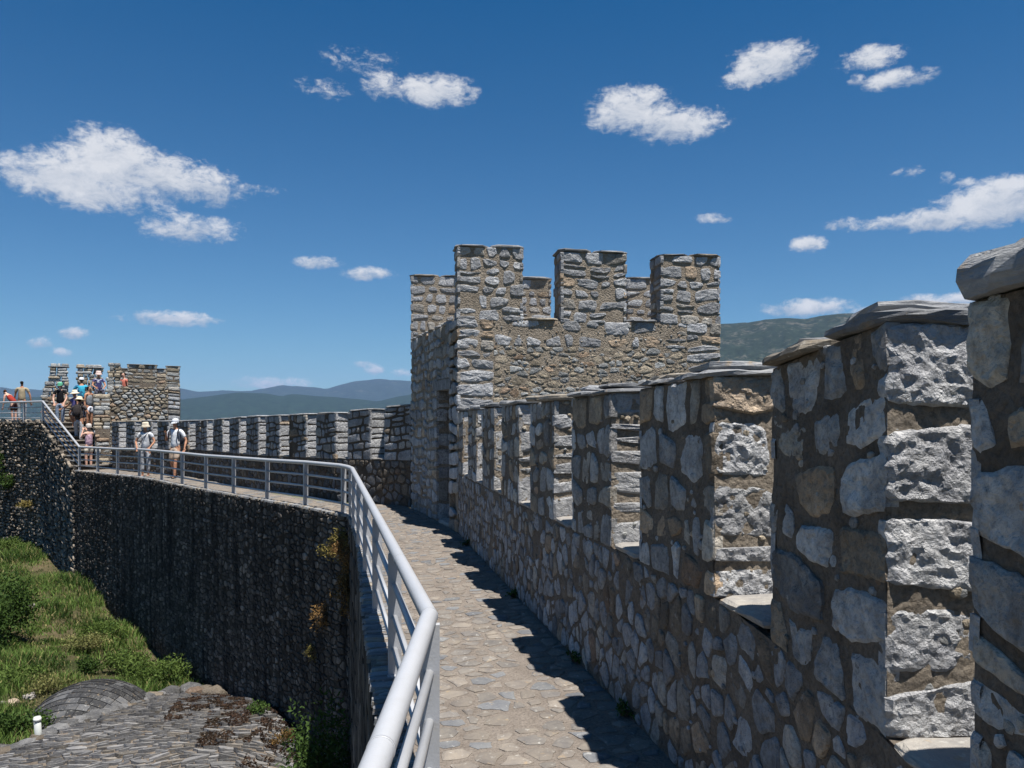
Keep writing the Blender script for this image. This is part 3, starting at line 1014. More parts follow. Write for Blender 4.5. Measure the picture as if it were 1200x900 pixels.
# unseen inner floor, added to keep sun out of the room behind the door
v, f = prism(ccw([(-0.45, 12.15), (2.8, 12.7), (2.95, 15.2), (-1.5, 14.8)]), 2.35, 2.5)
b_ = MB(); b_.add(v, f, (.3, .28, .25)); b_.build('upper_floor', M['mortar'], tower)
# door lintel, threshold, jamb stones
q0, q1 = lp.xy(du0 - 0.12), lp.xy(du1 + 0.16)
n = lp.normal(0.5)
v, f = prism(ccw(quad(q0, q1, n, 0.028, -0.3)), dz, dz + 0.158)
b_ = MB(); b_.add(v, f, (.30, .30, .30)); b_.build('lintel', M['stone_shade'], tower)
q0, q1 = lp.xy(du0 + 0.03), lp.xy(du1 - 0.03)
v, f = slab(ccw(quad(q0, q1, n, 0.02, -0.48)), -0.02, 0.07, rng)
b_ = MB(); b_.add(v, f, (.34, .33, .31)); b_.build('threshold', M['slab'], tower)

def tower_tone(r):
    t = tone_limestone(r); return tuple(0.9 * q for q in t)

def face_cells(path, u0, u1, z0, z1, cw, ch, gap, h, tone, mat=None, ext=(0, 0, 0, 0), lod=0, store=tm, rr=rng, parent=None, relief=0.0, drop=0.03, wvar=0.22, rough=0.06, jit=0.33, inset=0.14, square=True):
    H = z1 - z0
    P2 = Path([path.p[0], path.p[-1]] if len(path.p) == 2 else path.p, z0, z1, path.side)
    cl = (courses(rr, u1 - u0, H, cw, ch, gap, u0=u0, ext=ext, wvar=max(.28, wvar), drop=drop) if square else cells(rr, u1 - u0, H, cw, ch, gap, u0=u0, ext=ext, wvar=wvar, drop=drop, jit=jit))
    fn = P2.fn(H)
    for poly, A in cl:
        r = stone(poly, fn, h * rr.uniform(0.6, 1.3), rr, lod=lod, relief=relief, rough=rough, inset=inset)
        if r: store.add(r[0], r[1], tone(rr), parent, mat)

L = fp.L
# front: dressed corner stones and a rubble middle
E = 0.02
face_cells(fp, 0, 0.52, 0.6, TSILL, 0.27, 0.18, 0.028, 0.012, tone_limestone, ext=(E, 0, 0, 0), lod=1, relief=0.012)
face_cells(fp, L - 0.52, L, 0.6, TSILL, 0.27, 0.18, 0.028, 0.012, tone_limestone, ext=(0, E, 0, 0), lod=1, relief=0.012)
face_cells(fp, 0.52, L - 0.52, 2.72, TSILL, 0.24, 0.17, 0.045, 0.011, tone_limestone, lod=1, relief=0.008, drop=0.05, wvar=0.4, rough=0.15)
face_cells(fp, 0.52, L - 0.52, 1.2, 2.72, 0.15, 0.075, 0.018, 0.010, tone_tan, lod=0, drop=0.06, wvar=0.45, rough=0.16, jit=0.42, square=False)
face_cells(fp, 0.52, L - 0.52, -1.0, 1.2, 0.24, 0.17, 0.03, 0.020, tone_rubble, drop=0.06)
fnf = Path([TA, TD], 1.0, TSILL, -1).fn(TSILL - 1.0)
mortar_skin(fnf, 0, L, TSILL - 1.0, 0.05, 0.005, M['mortar'], tower, lift=0.001)
pebbles(rng, fnf, 0.5, L - 0.5, 0.2, TSILL - 1.0, 500, 0.016, tone_tan, tm)
# doorway side
face_cells(lp, 0, du0, 0.0, TSILL, 0.26, 0.20, 0.03, 0.018, tone_limestone, mat=M['stone_shade'], ext=(E, E, 0, 0), lod=1, relief=0.006)
face_cells(lp, du1, lp.L, -0.05, TSILL, 0.22, 0.17, 0.03, 0.018, tone_limestone, mat=M['stone_shade'], ext=(E, E, 0, 0), lod=1, relief=0.006)
face_cells(lp, du0, du1, dz + 0.17, TSILL, 0.22, 0.17, 0.03, 0.018, tone_limestone, mat=M['stone_shade'], lod=1, relief=0.006)
# jamb of the far side of the doorway
jp = Path([lp.xy(du1), lp.xy(du1) - n * TT], 0, 1, -1)
face_cells(jp, 0, TT, 0.0, dz, 0.25, 0.30, 0.03, 0.016, tone_limestone, mat=M['stone_shade'])
# room behind the door is closed and dark: back and side are the tower's own walls

def tower_merlon(path, a, b, zt, store, parent, cw=0.23, ch=0.175, z0=TSILL, thick=0.5, sides=True, lod=1, capn=0.5, wob=0.0, tone=tone_limestone, mat=None, gap=0.030, core_m='mortar'):
    mb = MB(); strip_core(path, a, b, z0, zt, thick, mb)
    me_ = mb.build('merlon', M[core_m], parent)
    face_cells(path, a, b, z0 - 0.02, zt, cw, ch, gap, 0.012, tone, ext=(E, E, 0, 0), lod=lod, relief=0.008 if lod else 0, rough=0.12, store=store, parent=me_, mat=mat)
    if sides:
        for (uu, sd) in ((a, -1), (b, 1)):
            q = path.xy(uu); nn_ = path.normal(uu)
            rp = Path([q, q - nn_ * thick], 0, 1, sd * path.side)
            face_cells(rp, 0, thick, z0, zt, cw, ch, gap, 0.02, tone, ext=(E, 0, 0, 0), lod=0, store=store, parent=me_, mat=M['stone_shade'])
    # caps
    nn_ = max(1, round((b - a) / capn))
    nr = path.normal((a + b) / 2)
    for j in range(nn_):
        ua = a + (b - a) * j / nn_ - (0.05 if j == 0 else 0)
        ub = a + (b - a) * (j + 1) / nn_ + (0.05 if j == nn_ - 1 else -0.008)
        d_ = (path.p[-1] - path.p[0]).normalized()
        A = path.p[0] + d_ * ua; B = path.p[0] + d_ * ub
        v, f = slab(ccw(quad(A, B, nr, 0.05 * rng.uniform(.6, 1.2), -thick - 0.05)), zt + 0.003, 0.035 * rng.uniform(.8, 1.3), rng, tilt=(rng.uniform(-.03, .03), rng.uniform(-.02, .02)), seg=0.12, amp=0.008)
        o = MB(); o.add(v, f, tuple(0.8 * x for x in tone_slate(rng))); o.build('cap_slab', M['slab'], me_)
    return me_

def sill_slab(path, a, b, z, parent, thick=0.5, th=0.035):
    d_ = (path.p[-1] - path.p[0]).normalized()
    A = path.p[0] + d_ * (a + 0.02); B = path.p[0] + d_ * (b - 0.02)
    v, f = slab(ccw(quad(A, B, path.normal((a + b) / 2), 0.05, -thick - 0.03)), z + 0.003, th, rng, seg=0.12, amp=0.006)
    o = MB(); o.add(v, f, tone_slate(rng)); o.build('sill_slab', M['slab'], parent)

fu = [u_at(fp, x) for x in (537.5, 612, 658, 733, 775, 842.5)]
fu[0] = 0.0; fu[5] = fp.L
tower_merlon(fp, fu[0], fu[1], TTOP + 0.05, tm, tower)
tower_merlon(fp, fu[2], fu[3], TTOP + 0.02, tm, tower)
tower_merlon(fp, fu[4], fu[5], TTOP + 0.01, tm, tower)
sill_slab(fp, fu[1], fu[2], TSILL, tower); sill_slab(fp, fu[3], fu[4], TSILL, tower)
bu = [u_at(bp, x) for x in (548, 604, 645, 735)]
tower_merlon(bp, 0.0, bu[0], 4.31, tm, tower, lod=0)
tower_merlon(bp, bu[1], bu[2], 4.28, tm, tower, lod=0)
tower_merlon(bp, u_at(bp, 736), bp.L, 4.32, tm, tower, lod=0)
# coping of the low side parapet
for j in range(6):
    a = TT + 0.06 + (lp.L - TT - 0.1) * j / 6; b2 = TT + 0.06 + (lp.L - TT - 0.1) * (j + 1) / 6
    sill_slab(lp, a - 0.02, b2 + 0.015, TSILL - 0.01, tower, th=0.04)
tm.build()

# ---------------------------------------------------------------- parapet beyond the tower
rng = random.Random(21)
FP = [(-1.90, 15.22), (-3.65, 16.75), (-6.1, 19.6), (-9.6, 24.4), (-13.3, 28.0), (-14.35, 29.1)]
fpw = Path(FP, 0, 1, 1)
ex = [451, 434, 408, 394, 371, 359, 339, 328, 312, 303, 289, 280.5, 269, 261, 250, 242.5, 229.5, 221, 205, 198, 185, 178, 166, 158, 148, 139.5]
eu = [u_at(fpw, x) for x in ex]
fm = [(0.0, eu[0])] + [(eu[i], eu[i + 1]) for i in range(1, len(eu) - 1, 2)] + [(eu[-1], fpw.L)]
ycam = lambda uu: fpw.xy(uu).y
crenel_wall('parapet_wall', 'long low crenellated stone parapet running from the square tower to the far stairs', 'wall',
            FP, 1, fm, lambda u: floor_z(ycam(u)) - 0.02,
            lambda u: floor_z(ycam(u)) + zf_pts([(15, 0.86), (18, 0.84), (28, 0.80)])(ycam(u)),
            lambda u: zf_pts([(15.2, 1.88), (16.1, 1.80), (16.8, 1.74), (19.6, 1.66), (24.4, 1.52), (29, 1.47)])(ycam(u)),
            0.5, rng, cM=(0.20, 0.16), cB=(0.17, 0.14), gM=0.024, gB=0.022, lodf=None, cap=(0.035, 0.04), rev_cell=(0.5, 0.2), capn=0.6, core_mat='mortar_old',
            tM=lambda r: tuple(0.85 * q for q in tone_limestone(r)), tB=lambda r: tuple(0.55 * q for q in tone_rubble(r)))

# ---------------------------------------------------------------- walkway
LED = [(-0.50, -3.0), (-0.50, 2.1), (-0.52, 3.5), (-0.90, 5.24), (-1.27, 6.96), (-2.0, 10.55), (-2.68, 13.4), (-2.80, 13.80), (-3.0, 13.98)]
RP_ = [(-2.79, 14.04), (-3.92, 15.4), (-5.10, 16.9), (-6.35, 18.5), (-7.55, 20.0), (-8.74, 21.5), (-9.93, 23.0), (-11.35, 24.7), (-12.75, 26.2), (-14.05, 27.5), (-15.26, 28.6)]
for (x, y) in RP_[1:]: LED.append((x - 0.10, y - 0.09))
led = Path(LED, 0, 1, 1)
RT = [(1.3, -3.0), (1.3, 2.1), (1.1, 3.4), (0.75, 5.2), (0.4, 7.0), (-0.35, 10.6), (-0.95, 12.5), (-1.3, 13.6), (-2.1, 15.5), (-3.6, 16.1),
      (-4.6, 17.3), (-5.9, 19.0), (-7.0, 20.6), (-8.2, 22.2), (-9.3, 23.8), (-10.9, 25.5), (-12.2, 26.8), (-13.6, 28.2), (-14.3, 29.4)]
mb = MB()
v = []; f = []
for (a, b) in zip(LED, RT):
    for (x, y) in (a, b):
        v.append((x, y, floor_z(y)))
for i in range(len(LED) - 1):
    a = i * 2; f.append((a, a + 1, a + 3, a + 2))
mb.add(v, f)
walk = mb.build('walkway', M['floor'])
walk['kind'] = 'structure'

rng = random.Random(31)
ws = Masonry(walk, M['flag'], 'flagstone')
def tone_flag(r):
    b = r.uniform(0.14, 0.19); w = r.random()
    if w < 0.2: return (b * 0.92, b * 0.95, b * 1.0)
    if w < 0.5: return (b * 1.08, b * 1.0, b * 0.92)
    return (b * 1.20, b * 1.07, b * 0.94)
def floor_fn(A, Wd):
    pl = Path(A, 0, 0, 1)
    pr = Path(Wd, 0, 0, 1)
    def fn_(u, v):
        t = u / pl.L
        a = pl.xy(u); b = pr.xy(t * pr.L)
        q = a.lerp(b, v)
        return Vector((q.x, q.y, floor_z(q.y))), Vector((0, 0, 1))
    return fn_, pl
# near stretch, rail foot to wall foot
nearL = [(-0.40, -1.0), (-0.36, 2.1), (-0.37, 3.5), (-0.75, 5.24), (-1.12, 6.96), (-1.85, 10.55), (-2.63, 13.9)]
nearR = [(1.14, -1.0), (1.06, 2.0), (0.90, 3.4), (0.55, 5.18), (0.19, 6.96), (-0.53, 10.5), (-1.70, 14.7)]
farL = [(-2.66, 14.0)] + [(x + 0.02, y + 0.01) for (x, y) in RP_[1:]]
farR = [(-2.0, 15.25), (-3.3, 15.72), (-4.5, 17.3), (-6.0, 19.4), (-7.1, 20.9), (-8.2, 22.45), (-9.4, 24.1), (-10.8, 25.6), (-12.2, 26.95), (-13.3, 28.0), (-14.35, 29.1)]
for (Lp, Rp, cw, ch) in ((nearL, nearR, 0.13, 0.17), (farL, farR, 0.25, 0.30)):
    fn_, pl = floor_fn(Lp, Rp)
    Wm = 1.45 if Lp is nearL else 1.0
    cl = cells(rng, pl.L, Wm, cw, ch, 0.022, wvar=0.35, drop=0.10, jit=0.36)
    f2 = lambda u, v, fn_=fn_, Wm=Wm: fn_(u, v / Wm)
    for poly, A in cl:
        yy = f2(poly[0][0], poly[0][1])[0].y
        l = 1 if yy < 7 else 0
        r = stone(poly, f2, rng.uniform(0.003, 0.008), rng, lod=l, sink=0.02, rough=0.30, cut=0.12, inset=0.25, relief=0.004 if l else 0, dome=0.4, seg=0.05 if l else None)
        if r and yy > -0.5: ws.add(r[0], r[1], tone_flag(rng))
ws.build()

# coping course of thin slates outside the railing
rng = random.Random(32)
cop = empty('coping_course', (-2.0, 10.0, 0))
tag(cop, 'narrow course of thin slates along the outer edge of the walkway below the railing', 'coping')
cs_ = Masonry(cop, M['flag'], 'slate')
def cop_fn(u, v):
    q = led.xy(u); nn_ = led.normal(u)
    return Vector((q.x - nn_.x * (0.16 - v), q.y - nn_.y * (0.16 - v), floor_z(q.y) - 0.002)), Vector((0, 0, 1))
for poly, A in cells(rng, led.L - 1, 0.17, 0.055, 0.17, 0.008, u0=1.0, wvar=0.3, drop=0.02, ext=(0, 0, 0, 0.02)):
    r = stone(poly, cop_fn, rng.uniform(0.010, 0.022), rng, sink=0.02, rough=0.05)
    if r: cs_.add(r[0], r[1], tone_slate(rng))
cs_.build()

# ---------------------------------------------------------------- retaining wall below the railing, platform, stairs
rng = random.Random(41)
PLZ = pz(495, 31.7)                                   # level of the upper platform
PLAT = [(-18.35, 31.65), (-19.85, 32.95), (-21.9, 34.4), (-26.0, 37.0)]
ret = empty('retaining_wall', (-6, 17.5, 0))
tag(ret, 'high dark stained rubble wall dropping from the walkway railing to the grass', 'wall')
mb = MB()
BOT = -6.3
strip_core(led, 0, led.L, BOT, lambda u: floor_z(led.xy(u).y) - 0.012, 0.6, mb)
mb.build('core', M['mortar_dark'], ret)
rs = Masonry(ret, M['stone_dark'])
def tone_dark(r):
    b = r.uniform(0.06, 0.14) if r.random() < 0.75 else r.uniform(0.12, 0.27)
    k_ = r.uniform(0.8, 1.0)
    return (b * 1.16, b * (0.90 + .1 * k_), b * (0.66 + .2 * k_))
u_c = led.d[6]
Hh = 5.4
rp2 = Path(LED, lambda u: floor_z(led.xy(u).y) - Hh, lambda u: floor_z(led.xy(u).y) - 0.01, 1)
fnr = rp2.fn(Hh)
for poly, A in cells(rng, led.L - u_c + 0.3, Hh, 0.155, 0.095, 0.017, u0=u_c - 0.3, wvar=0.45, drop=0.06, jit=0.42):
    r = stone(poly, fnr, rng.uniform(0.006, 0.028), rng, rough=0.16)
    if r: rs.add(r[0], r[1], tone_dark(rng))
# the short return seen from the far side only: large plain blocks
for poly, A in cells(rng, u_c - 0.3, Hh, 0.5, 0.35, 0.03, u0=0.0, wvar=0.2):
    r = stone(poly, fnr, 0.02, rng)
    if r: rs.add(r[0], r[1], tone_dark(rng))
rs.build()

# stairs and platform, one built body
sdir = Vector((-18.35 + 15.36, 31.65 - 28.51)).normalized()
snr = Vector((sdir.y, -sdir.x))
S0 = Vector((-15.36, 28.51)); SL = (Vector((-18.35, 31.65)) - S0).length
st = empty('stone_stairs', (-16, 30, 0)); tag(st, 'flight of stone steps climbing from the walkway to the upper platform', 'stairs')
NS = 10
for i in range(NS):
    a = S0 + sdir * (SL * i / NS); b = S0 + sdir * (SL * (i + 1) / NS)
    z1 = -0.23 + (PLZ + 0.23) * (i + 1) / NS
    v, f = prism(ccw([(a.x, a.y), (b.x, b.y), (b.x + snr.x * 1.5, b.y + snr.y * 1.5), (a.x + snr.x * 1.5, a.y + snr.y * 1.5)]), BOT, z1 - 0.05)
    o = MB(); o.add(v, f); stp = o.build('step', M['mortar_dark'] , st)
    v, f = slab(ccw([(a.x - sdir.x * .03, a.y - sdir.y * .03), (b.x, b.y), (b.x + snr.x * 1.48, b.y + snr.y * 1.48), (a.x + snr.x * 1.48 - sdir.x * .03, a.y + snr.y * 1.48 - sdir.y * .03)]), z1 - 0.047, 0.05, rng, seg=0.4, cut=0.04, amp=0.004)
    o = MB(); o.add(v, f, tuple(.8 * q for q in tone_flag(rng))); o.build('tread', M['flag'], stp)
# rising outer face of the stair wall
upw = empty('platform_wall', (-20, 32.5, 0)); tag(upw, 'dry laid grey rubble wall carrying the upper platform above the grass', 'wall')
UP = [(S0.x, S0.y)] + PLAT
upp = Path(UP, 0, 1, 1)
ztopU = lambda u: (-0.23 + (PLZ + 0.23) * min(1.0, max(0, u) / SL)) + 0.02
mb = MB(); strip_core(upp, 0.0, upp.L, BOT, lambda u: ztopU(u) - 0.06, 0.5, mb, step=0.4)
mb.build('core', M['mortar_dark'], upw)
us_ = Masonry(upw, M['stone_dark'])
HU = 6.2
upf = Path(UP, lambda u: ztopU(u) - HU, ztopU, 1)
fnu = upf.fn(HU)
def tone_dry(r):
    b = r.uniform(0.14, 0.34)
    return (b * 1.10, b * 0.93, b * 0.74)
for poly, A in cells(rng, upp.L, HU, 0.24, 0.125, 0.03, wvar=0.35, drop=0.03, jit=0.36):
    r = stone(poly, fnu, rng.uniform(0.03, 0.10), rng, rough=0.10, inset=0.25)
    if r:
        t = tone_dry(rng)
        depth = (sum(p[1] for p in poly) / len(poly)) / HU
        us_.add(r[0], r[1], t)
# edge stones along the top of the wall, on the slope and the platform
for k in range(int(upp.L / 0.28)):
    u0 = k * 0.28
    q = upp.xy(u0); q2 = upp.xy(min(upp.L, u0 + 0.26)); nn_ = upp.normal(u0)
    v, f = slab(ccw(quad(q, q2, nn_, rng.uniform(0.0, 0.12), -rng.uniform(0.25, 0.4))), ztopU(u0) - 0.04, rng.uniform(0.06, 0.13), rng, seg=0.12, amp=0.02, rough=0.12, tilt=(rng.uniform(-.1, .1), rng.uniform(-.1, .1)))
    us_.add(v, f, tuple(1.35 * x for x in tone_dry(rng)))
us_.build()
plat = MB()
v, f = prism(ccw([(PLAT[0][0], PLAT[0][1]), (PLAT[0][0] + snr.x * 6.5, PLAT[0][1] + snr.y * 6.5), (-13.0, 40), (-26, 44), PLAT[3], PLAT[2], PLAT[1]]), BOT, PLZ - 0.02)
plat.add(v, f); po = plat.build('platform', M['floor']); po['kind'] = 'structure'

# ---------------------------------------------------------------- railing
RH = 0.82
rail = empty('metal_railing', (-1.1, 7.0, 0))
tag(rail, 'light grey tubular metal railing following the open edge of walkway and far stairs', 'railing')
RN = [(-0.32, -2.2), (-0.345, 2.13), (-0.363, 3.557), (-2.79, 14.04)]
PLr = [(-18.30, 31.62), (-19.80, 32.90), (-21.85, 34.35), (-25.9, 36.9)]
pts = [(x, y, floor_z(y) + RH) for (x, y) in RN[:-1]]
a = Vector((-0.363, 3.557)); b = Vector((-2.79, 14.04))
# a rounded turn at the corner
for (x, y) in ((-2.63, 13.35), (-2.80, 13.82), (-3.02, 14.25)): pts.append((x, y, RH))
for (x, y) in RP_[1:]: pts.append((x, y, floor_z(y) + RH))
upz = lambda i: PLZ + RH
allp = pts + [(x, y, PLZ + RH) for (x, y) in PLr]
def part_tube(name, P, r, seg=14, mat='paint', parent=rail, smooth=True, label=None):
    m = MB(); v, f = tube(P, r, seg); m.add(v, f)
    o = m.build(name, M[mat], parent, smooth=False)
    for pg in o.data.polygons:
        pg.use_smooth = len(pg.vertices) == 4
    if label: o['label'] = label
    return o
part_tube('top_rail', allp[:2] + [allp[1 + 0]] [:0] + allp[2:], 0.038, 20)
# weld collars at the tube joints
for (P0, P1) in ((allp[2], allp[1]), (allp[1], allp[2]), (allp[2], allp[3])):
    A = Vector(P0); D = (Vector(P1) - A).normalized()
for s in (0.0,):
    pass
def collar(p, d):
    p = Vector(p); d = Vector(d).normalized()
    part_tube('weld_seam', [p - d * 0.006, p + d * 0.006], 0.0392, 20)
collar(allp[1], Vector(allp[2]) - Vector(allp[1])); collar(allp[2] , Vector(allp[3]) - Vector(allp[2]))
d3 = (Vector(allp[3]) - Vector(allp[2]))
collar(Vector(allp[2]) + d3 * 0.14, d3); collar(Vector(allp[2]) + d3 * 0.5, d3)
# three lower bars, run by run
posts = []
base = [Vector((-0.32, -2.0)), Vector((-0.335, 0.35)), Vector((-0.355, 3.50))]
n = 6
for k in range(1, n): base.append(a.lerp(b, k / n))
base.append(Vector((-2.70, 13.62))); base.append(Vector((-2.93, 14.1)))
for (x, y) in RP_[1:]: base.append(Vector((x, y)))
base3 = [Vector((p.x, p.y, floor_z(p.y))) for p in base] + [Vector((x, y, PLZ)) for (x, y) in PLr]
for i in range(len(base3) - 1):
    p, q = base3[i], base3[i + 1]
    for h in (0.17, 0.38, 0.59):
        up = Vector((0, 0, h))
        n_ = (q - p).normalized()
        part_tube('rail_bar', [p + up + n_ * 0.005, q + up - n_ * 0.005], 0.021, 10)
nl_ = lambda d: Vector((-d.y, d.x))
bolts = MB()
for i, p in enumerate(base3):
    q = base3[min(i + 1, len(base3) - 1)]; o_ = base3[max(i - 1, 0)]
    d = Vector((q.x - o_.x, q.y - o_.y)).normalized()
    m = MB()
    v, f = boxv((p.x, p.y), d, 0.040, 0.085, p.z - 0.015, p.z + RH - 0.02)
    m.add(v, f)
    o = m.build('post', M['paint'], rail)
    m = MB(); v, f = boxv((p.x, p.y), d, 0.13, 0.10, p.z + 0.001, p.z + 0.011); m.add(v, f)
    bp_ = m.build('base_plate', M['paint'], o)
    if 0 < i < 7:
        for (du_, dv_) in ((-.048, -.035), (.048, -.035), (.048, .035), (-.048, .035)):
            bx_, by_ = p.x + d.x * du_ + nl_(d).x * dv_, p.y + d.y * du_ + nl_(d).y * dv_
            m = MB(); v, f = tube([(bx_, by_, p.z + 0.008), (bx_, by_, p.z + 0.022)], 0.008, 6); m.add(v, f)
            bolts.add(v, f)

o = bolts.build('anchor_bolts', M['paint'], rail); o['kind'] = 'stuff'

# ---------------------------------------------------------------- far left tower and ruined walls
rng = random.Random(51)
ft = empty('ruined_tower', (-14.5, 31.5, 0))
tag(ft, 'sunlit low rubble tower with broken battlements standing behind the far stairs', 'tower')
fs = Masonry(ft, M['stone'])
A = Vector((px(127, 30.3), 30.3)); B = Vector((px(210, 31.2), 31.2))
ftp = Path([A, B], 0, 1, -1)
nf = ftp.normal(0)
fz = pz(453, 30.8); ftt = pz(428, 30.8)
mb = MB()
strip_core(ftp, 0, ftp.L, BOT, fz, 0.5, mb)
strip_core(Path([A - nf * 0.51, A - nf * 2.9], 0, 1, 1), 0, 2.39, BOT, fz - 0.01, 0.5, mb)
strip_core(Path([B - nf * 0.51, B - nf * 2.9], 0, 1, -1), 0, 2.39, BOT, fz - 0.01, 0.5, mb)
bk = Path([A - nf * 2.92, B - nf * 2.92], 0, 1, -1)
strip_core(bk, 0, bk.L, BOT, fz - 0.02, 0.5, mb)
mb.build('core', M['mortar_brown'], ft)
v, f = prism(ccw([(A - nf * .52)[:], (B - nf * .52)[:], (B - nf * 2.9)[:], (A - nf * 2.9)[:]]), 1.6, 1.75)
m = MB(); m.add(v, f); m.build('upper_floor', M['floor'], ft)
E = 0.02
def fcs(path, a, b, z0, z1, cw, ch, gap, h, tone, **k):
    face_cells(path, a, b, z0, z1, cw, ch, gap, h, tone, store=fs, rr=rng, **k)
def tone_tan(r):
    t = tone_rubble(r); return (min(.6, t[0] * 1.28), t[1] * 1.30, t[2] * 1.26)
fcs(ftp, 0, ftp.L - 0.4, -0.3, fz, 0.19, 0.11, 0.026, 0.03, tone_tan, ext=(E, 0, 0, 0), wvar=0.45, rough=0.14, square=False)
fcs(ftp, ftp.L - 0.4, ftp.L, -0.3, fz, 0.32, 0.22, 0.03, 0.025, tone_limestone, ext=(0, E, 0, 0))
fu_ = {x: u_at(ftp, x) for x in (143, 150, 183, 195)}
k = dict(store=fs, parent=ft, cw=0.28, ch=0.15, z0=fz, lod=0, tone=tone_tan, core_m='mortar_brown')
tower_merlon(ftp, fu_[150], fu_[183], ftt, **k)
tower_merlon(ftp, fu_[195], ftp.L, ftt - 0.04, **k)
for (aa, bb) in ((0.15, 0.55), (1.2, 1.9)):
    tower_merlon(bk, aa, bb, ftt, **k)
# the broken pillar: stacked rough blocks, no cap
u0, u1 = 0.02, fu_[143]
zz = fz - 0.4
while zz < pz(426, 30.4):
    th = rng.uniform(0.11, 0.19)
    s = (zz - fz) / 1.0
    a_, b_ = u0 - 0.10 + rng.uniform(-.05, .05) + max(0, s) * 0.12, u1 - rng.uniform(0, .08)
    mid = a_ + (b_ - a_) * rng.uniform(.35, .65)
    d_ = (B - A).normalized()
    for (ua, ub) in ((a_, mid), (mid + 0.015, b_)):
        P0 = A + d_ * ua; P1 = A + d_ * ub
        v, f = slab(ccw(quad(P0, P1, nf, rng.uniform(0.0, 0.05), -0.5)), zz, th - 0.012, rng, seg=0.12, amp=0.015, rough=0.08, cut=0.15)
        fs.add(v, f, tone_tan(rng))
    zz += th
fs.build()

rw = empty('ruined_wall', (-17.6, 33.5, 0))
tag(rw, 'broken stump of crenellated rubble wall with a gap, behind the people on the stairs', 'wall')
r_s = Masonry(rw, M['stone'])
A = Vector((px(49, 32.8), 32.8)); B = Vector((px(126, 33.9), 33.9))
rp = Path([A, B], 0, 1, -1); nf = rp.normal(0); d_ = (B - A).normalized()
mb = MB(); strip_core(rp, 0, rp.L, 0.0, lambda u: 2.45, 0.5, mb); mb.build('core', M['mortar_brown'], rw)
face_cells(rp, 0, rp.L, 0.9, 2.45, 0.26, 0.12, 0.03, 0.03, tone_tan, store=r_s, rr=rng)
ua = {x: u_at(rp, x) for x in (53, 82, 88, 121)}; ua[82] -= 0.04; ua[88] += 0.05
def ragged(u0, u1, z0, z1, sl, sr):
    """courses of rough blocks whose ends step back by sl / sr towards the top"""
    z = z0
    while z < z1:
        th = rng.uniform(0.10, 0.17); s = (z - z0) / (z1 - z0)
        a_ = u0 + sl * s + rng.uniform(-.04, .06); b_ = u1 - sr * s + rng.uniform(-.05, .03)
        nb_ = max(1, round((b_ - a_) / 0.34)); nb_ += rng.choice((-1, 0, 0, 1)) if nb_ > 1 else 0; cuts = [a_] + [a_ + (b_ - a_) * (j + rng.uniform(-.35, .35)) / nb_ for j in range(1, nb_)] + [b_]
        for j in range(nb_):
            P0 = A + d_ * cuts[j]; P1 = A + d_ * (cuts[j + 1] - 0.02)
            v, f = slab(ccw(quad(P0, P1, nf, rng.uniform(-0.02, 0.05), -0.5)), z, th - 0.015, rng, seg=0.13, amp=0.012, rough=0.06, cut=0.13)
            r_s.add(v, f, tone_tan(rng))
        z += th
ragged(ua[53] - 0.15, ua[82], 2.40, pz(430, 33), 0.35, 0.0)
ragged(ua[88], ua[121], 2.40, pz(431, 33.4), 0.0, 0.0)
for (aa, bb) in ((ua[88] - .03, (ua[88] + ua[121]) / 2), ((ua[88] + ua[121]) / 2, ua[121] + .04), (ua[82] - .75, ua[82] + .03)):
    v, f = slab(ccw(quad(A + d_ * aa, A + d_ * bb, nf, 0.06, -0.55)), pz(430.6, 33.3), 0.04, rng, seg=0.2, amp=0.008)
    m = MB(); m.add(v, f, tone_slate(rng)); m.build('cap_slab', M['slab'], rw)
r_s.build()

# side wall of the stairs, broken down to a stump
sw = empty('stair_side_wall', (-15.2, 30, 0))
tag(sw, 'broken tan rubble side wall stepping down beside the lowest stair', 'wall')
s_s = Masonry(sw, M['stone'])
A = Vector((px(111, 29.35), 29.35)); B = Vector((px(130, 29.6), 29.6))
sp = Path([A, B], 0, 1, -1); nf = sp.normal(0); d_ = (B - A).normalized()
mb = MB()
zfa = lambda u: 2.2
strip_core(sp, 0.02, sp.L - 0.02, BOT, 1.2, 1.0, mb)
strip_core(Path([A - nf * 0.35 + d_ * .03, B - nf * 0.35 - d_ * .03], 0, 1, -1), 0, sp.L - 0.06, 1.2, 2.25, 0.6, mb)
mb.build('core', M['mortar_brown'], sw)
zc = -0.25
while zc < 2.45:
    th = rng.uniform(0.10, 0.17)
    back = 0.0 if zc < 0.9 else (zc - 0.9) * 0.28
    wl = 0.0 if zc < 1.0 else -0.05
    nb_ = 2 if rng.random() < .6 else 1
    cuts = [wl, sp.L * rng.uniform(.35, .65), sp.L] if nb_ == 2 else [wl, sp.L]
    for j in range(len(cuts) - 1):
        v, f = slab(ccw(quad(A + d_ * cuts[j], A + d_ * (cuts[j + 1] - .015), nf, 0.04 - back + rng.uniform(-.04, .04), -1.0)), zc, th - 0.014, rng, seg=0.12, amp=0.014, rough=0.05, cut=0.12)
        s_s.add(v, f, tone_tan(rng))
    zc += th
# it climbs on beside the stairs
A2 = A - nf * 0.9; B2 = Vector((px(118, 32.4), 32.4))
for k in range(9):
    P0 = A2.lerp(B2, k / 9); P1 = A2.lerp(B2, (k + 1) / 9)
    dd_ = (P1 - P0).normalized(); n2 = Vector((dd_.y, -dd_.x))
    for zc in range(7):
        v, f = slab(ccw(quad(P0, P1 - dd_ * .02, n2, 0.0 + rng.uniform(-.04, .04), 0.55)), -0.2 + zc * 0.37 , 0.355, rng, seg=0.2, amp=0.02, rough=0.04, cut=0.1)
        s_s.add(v, f, tone_tan(rng))
s_s.build()

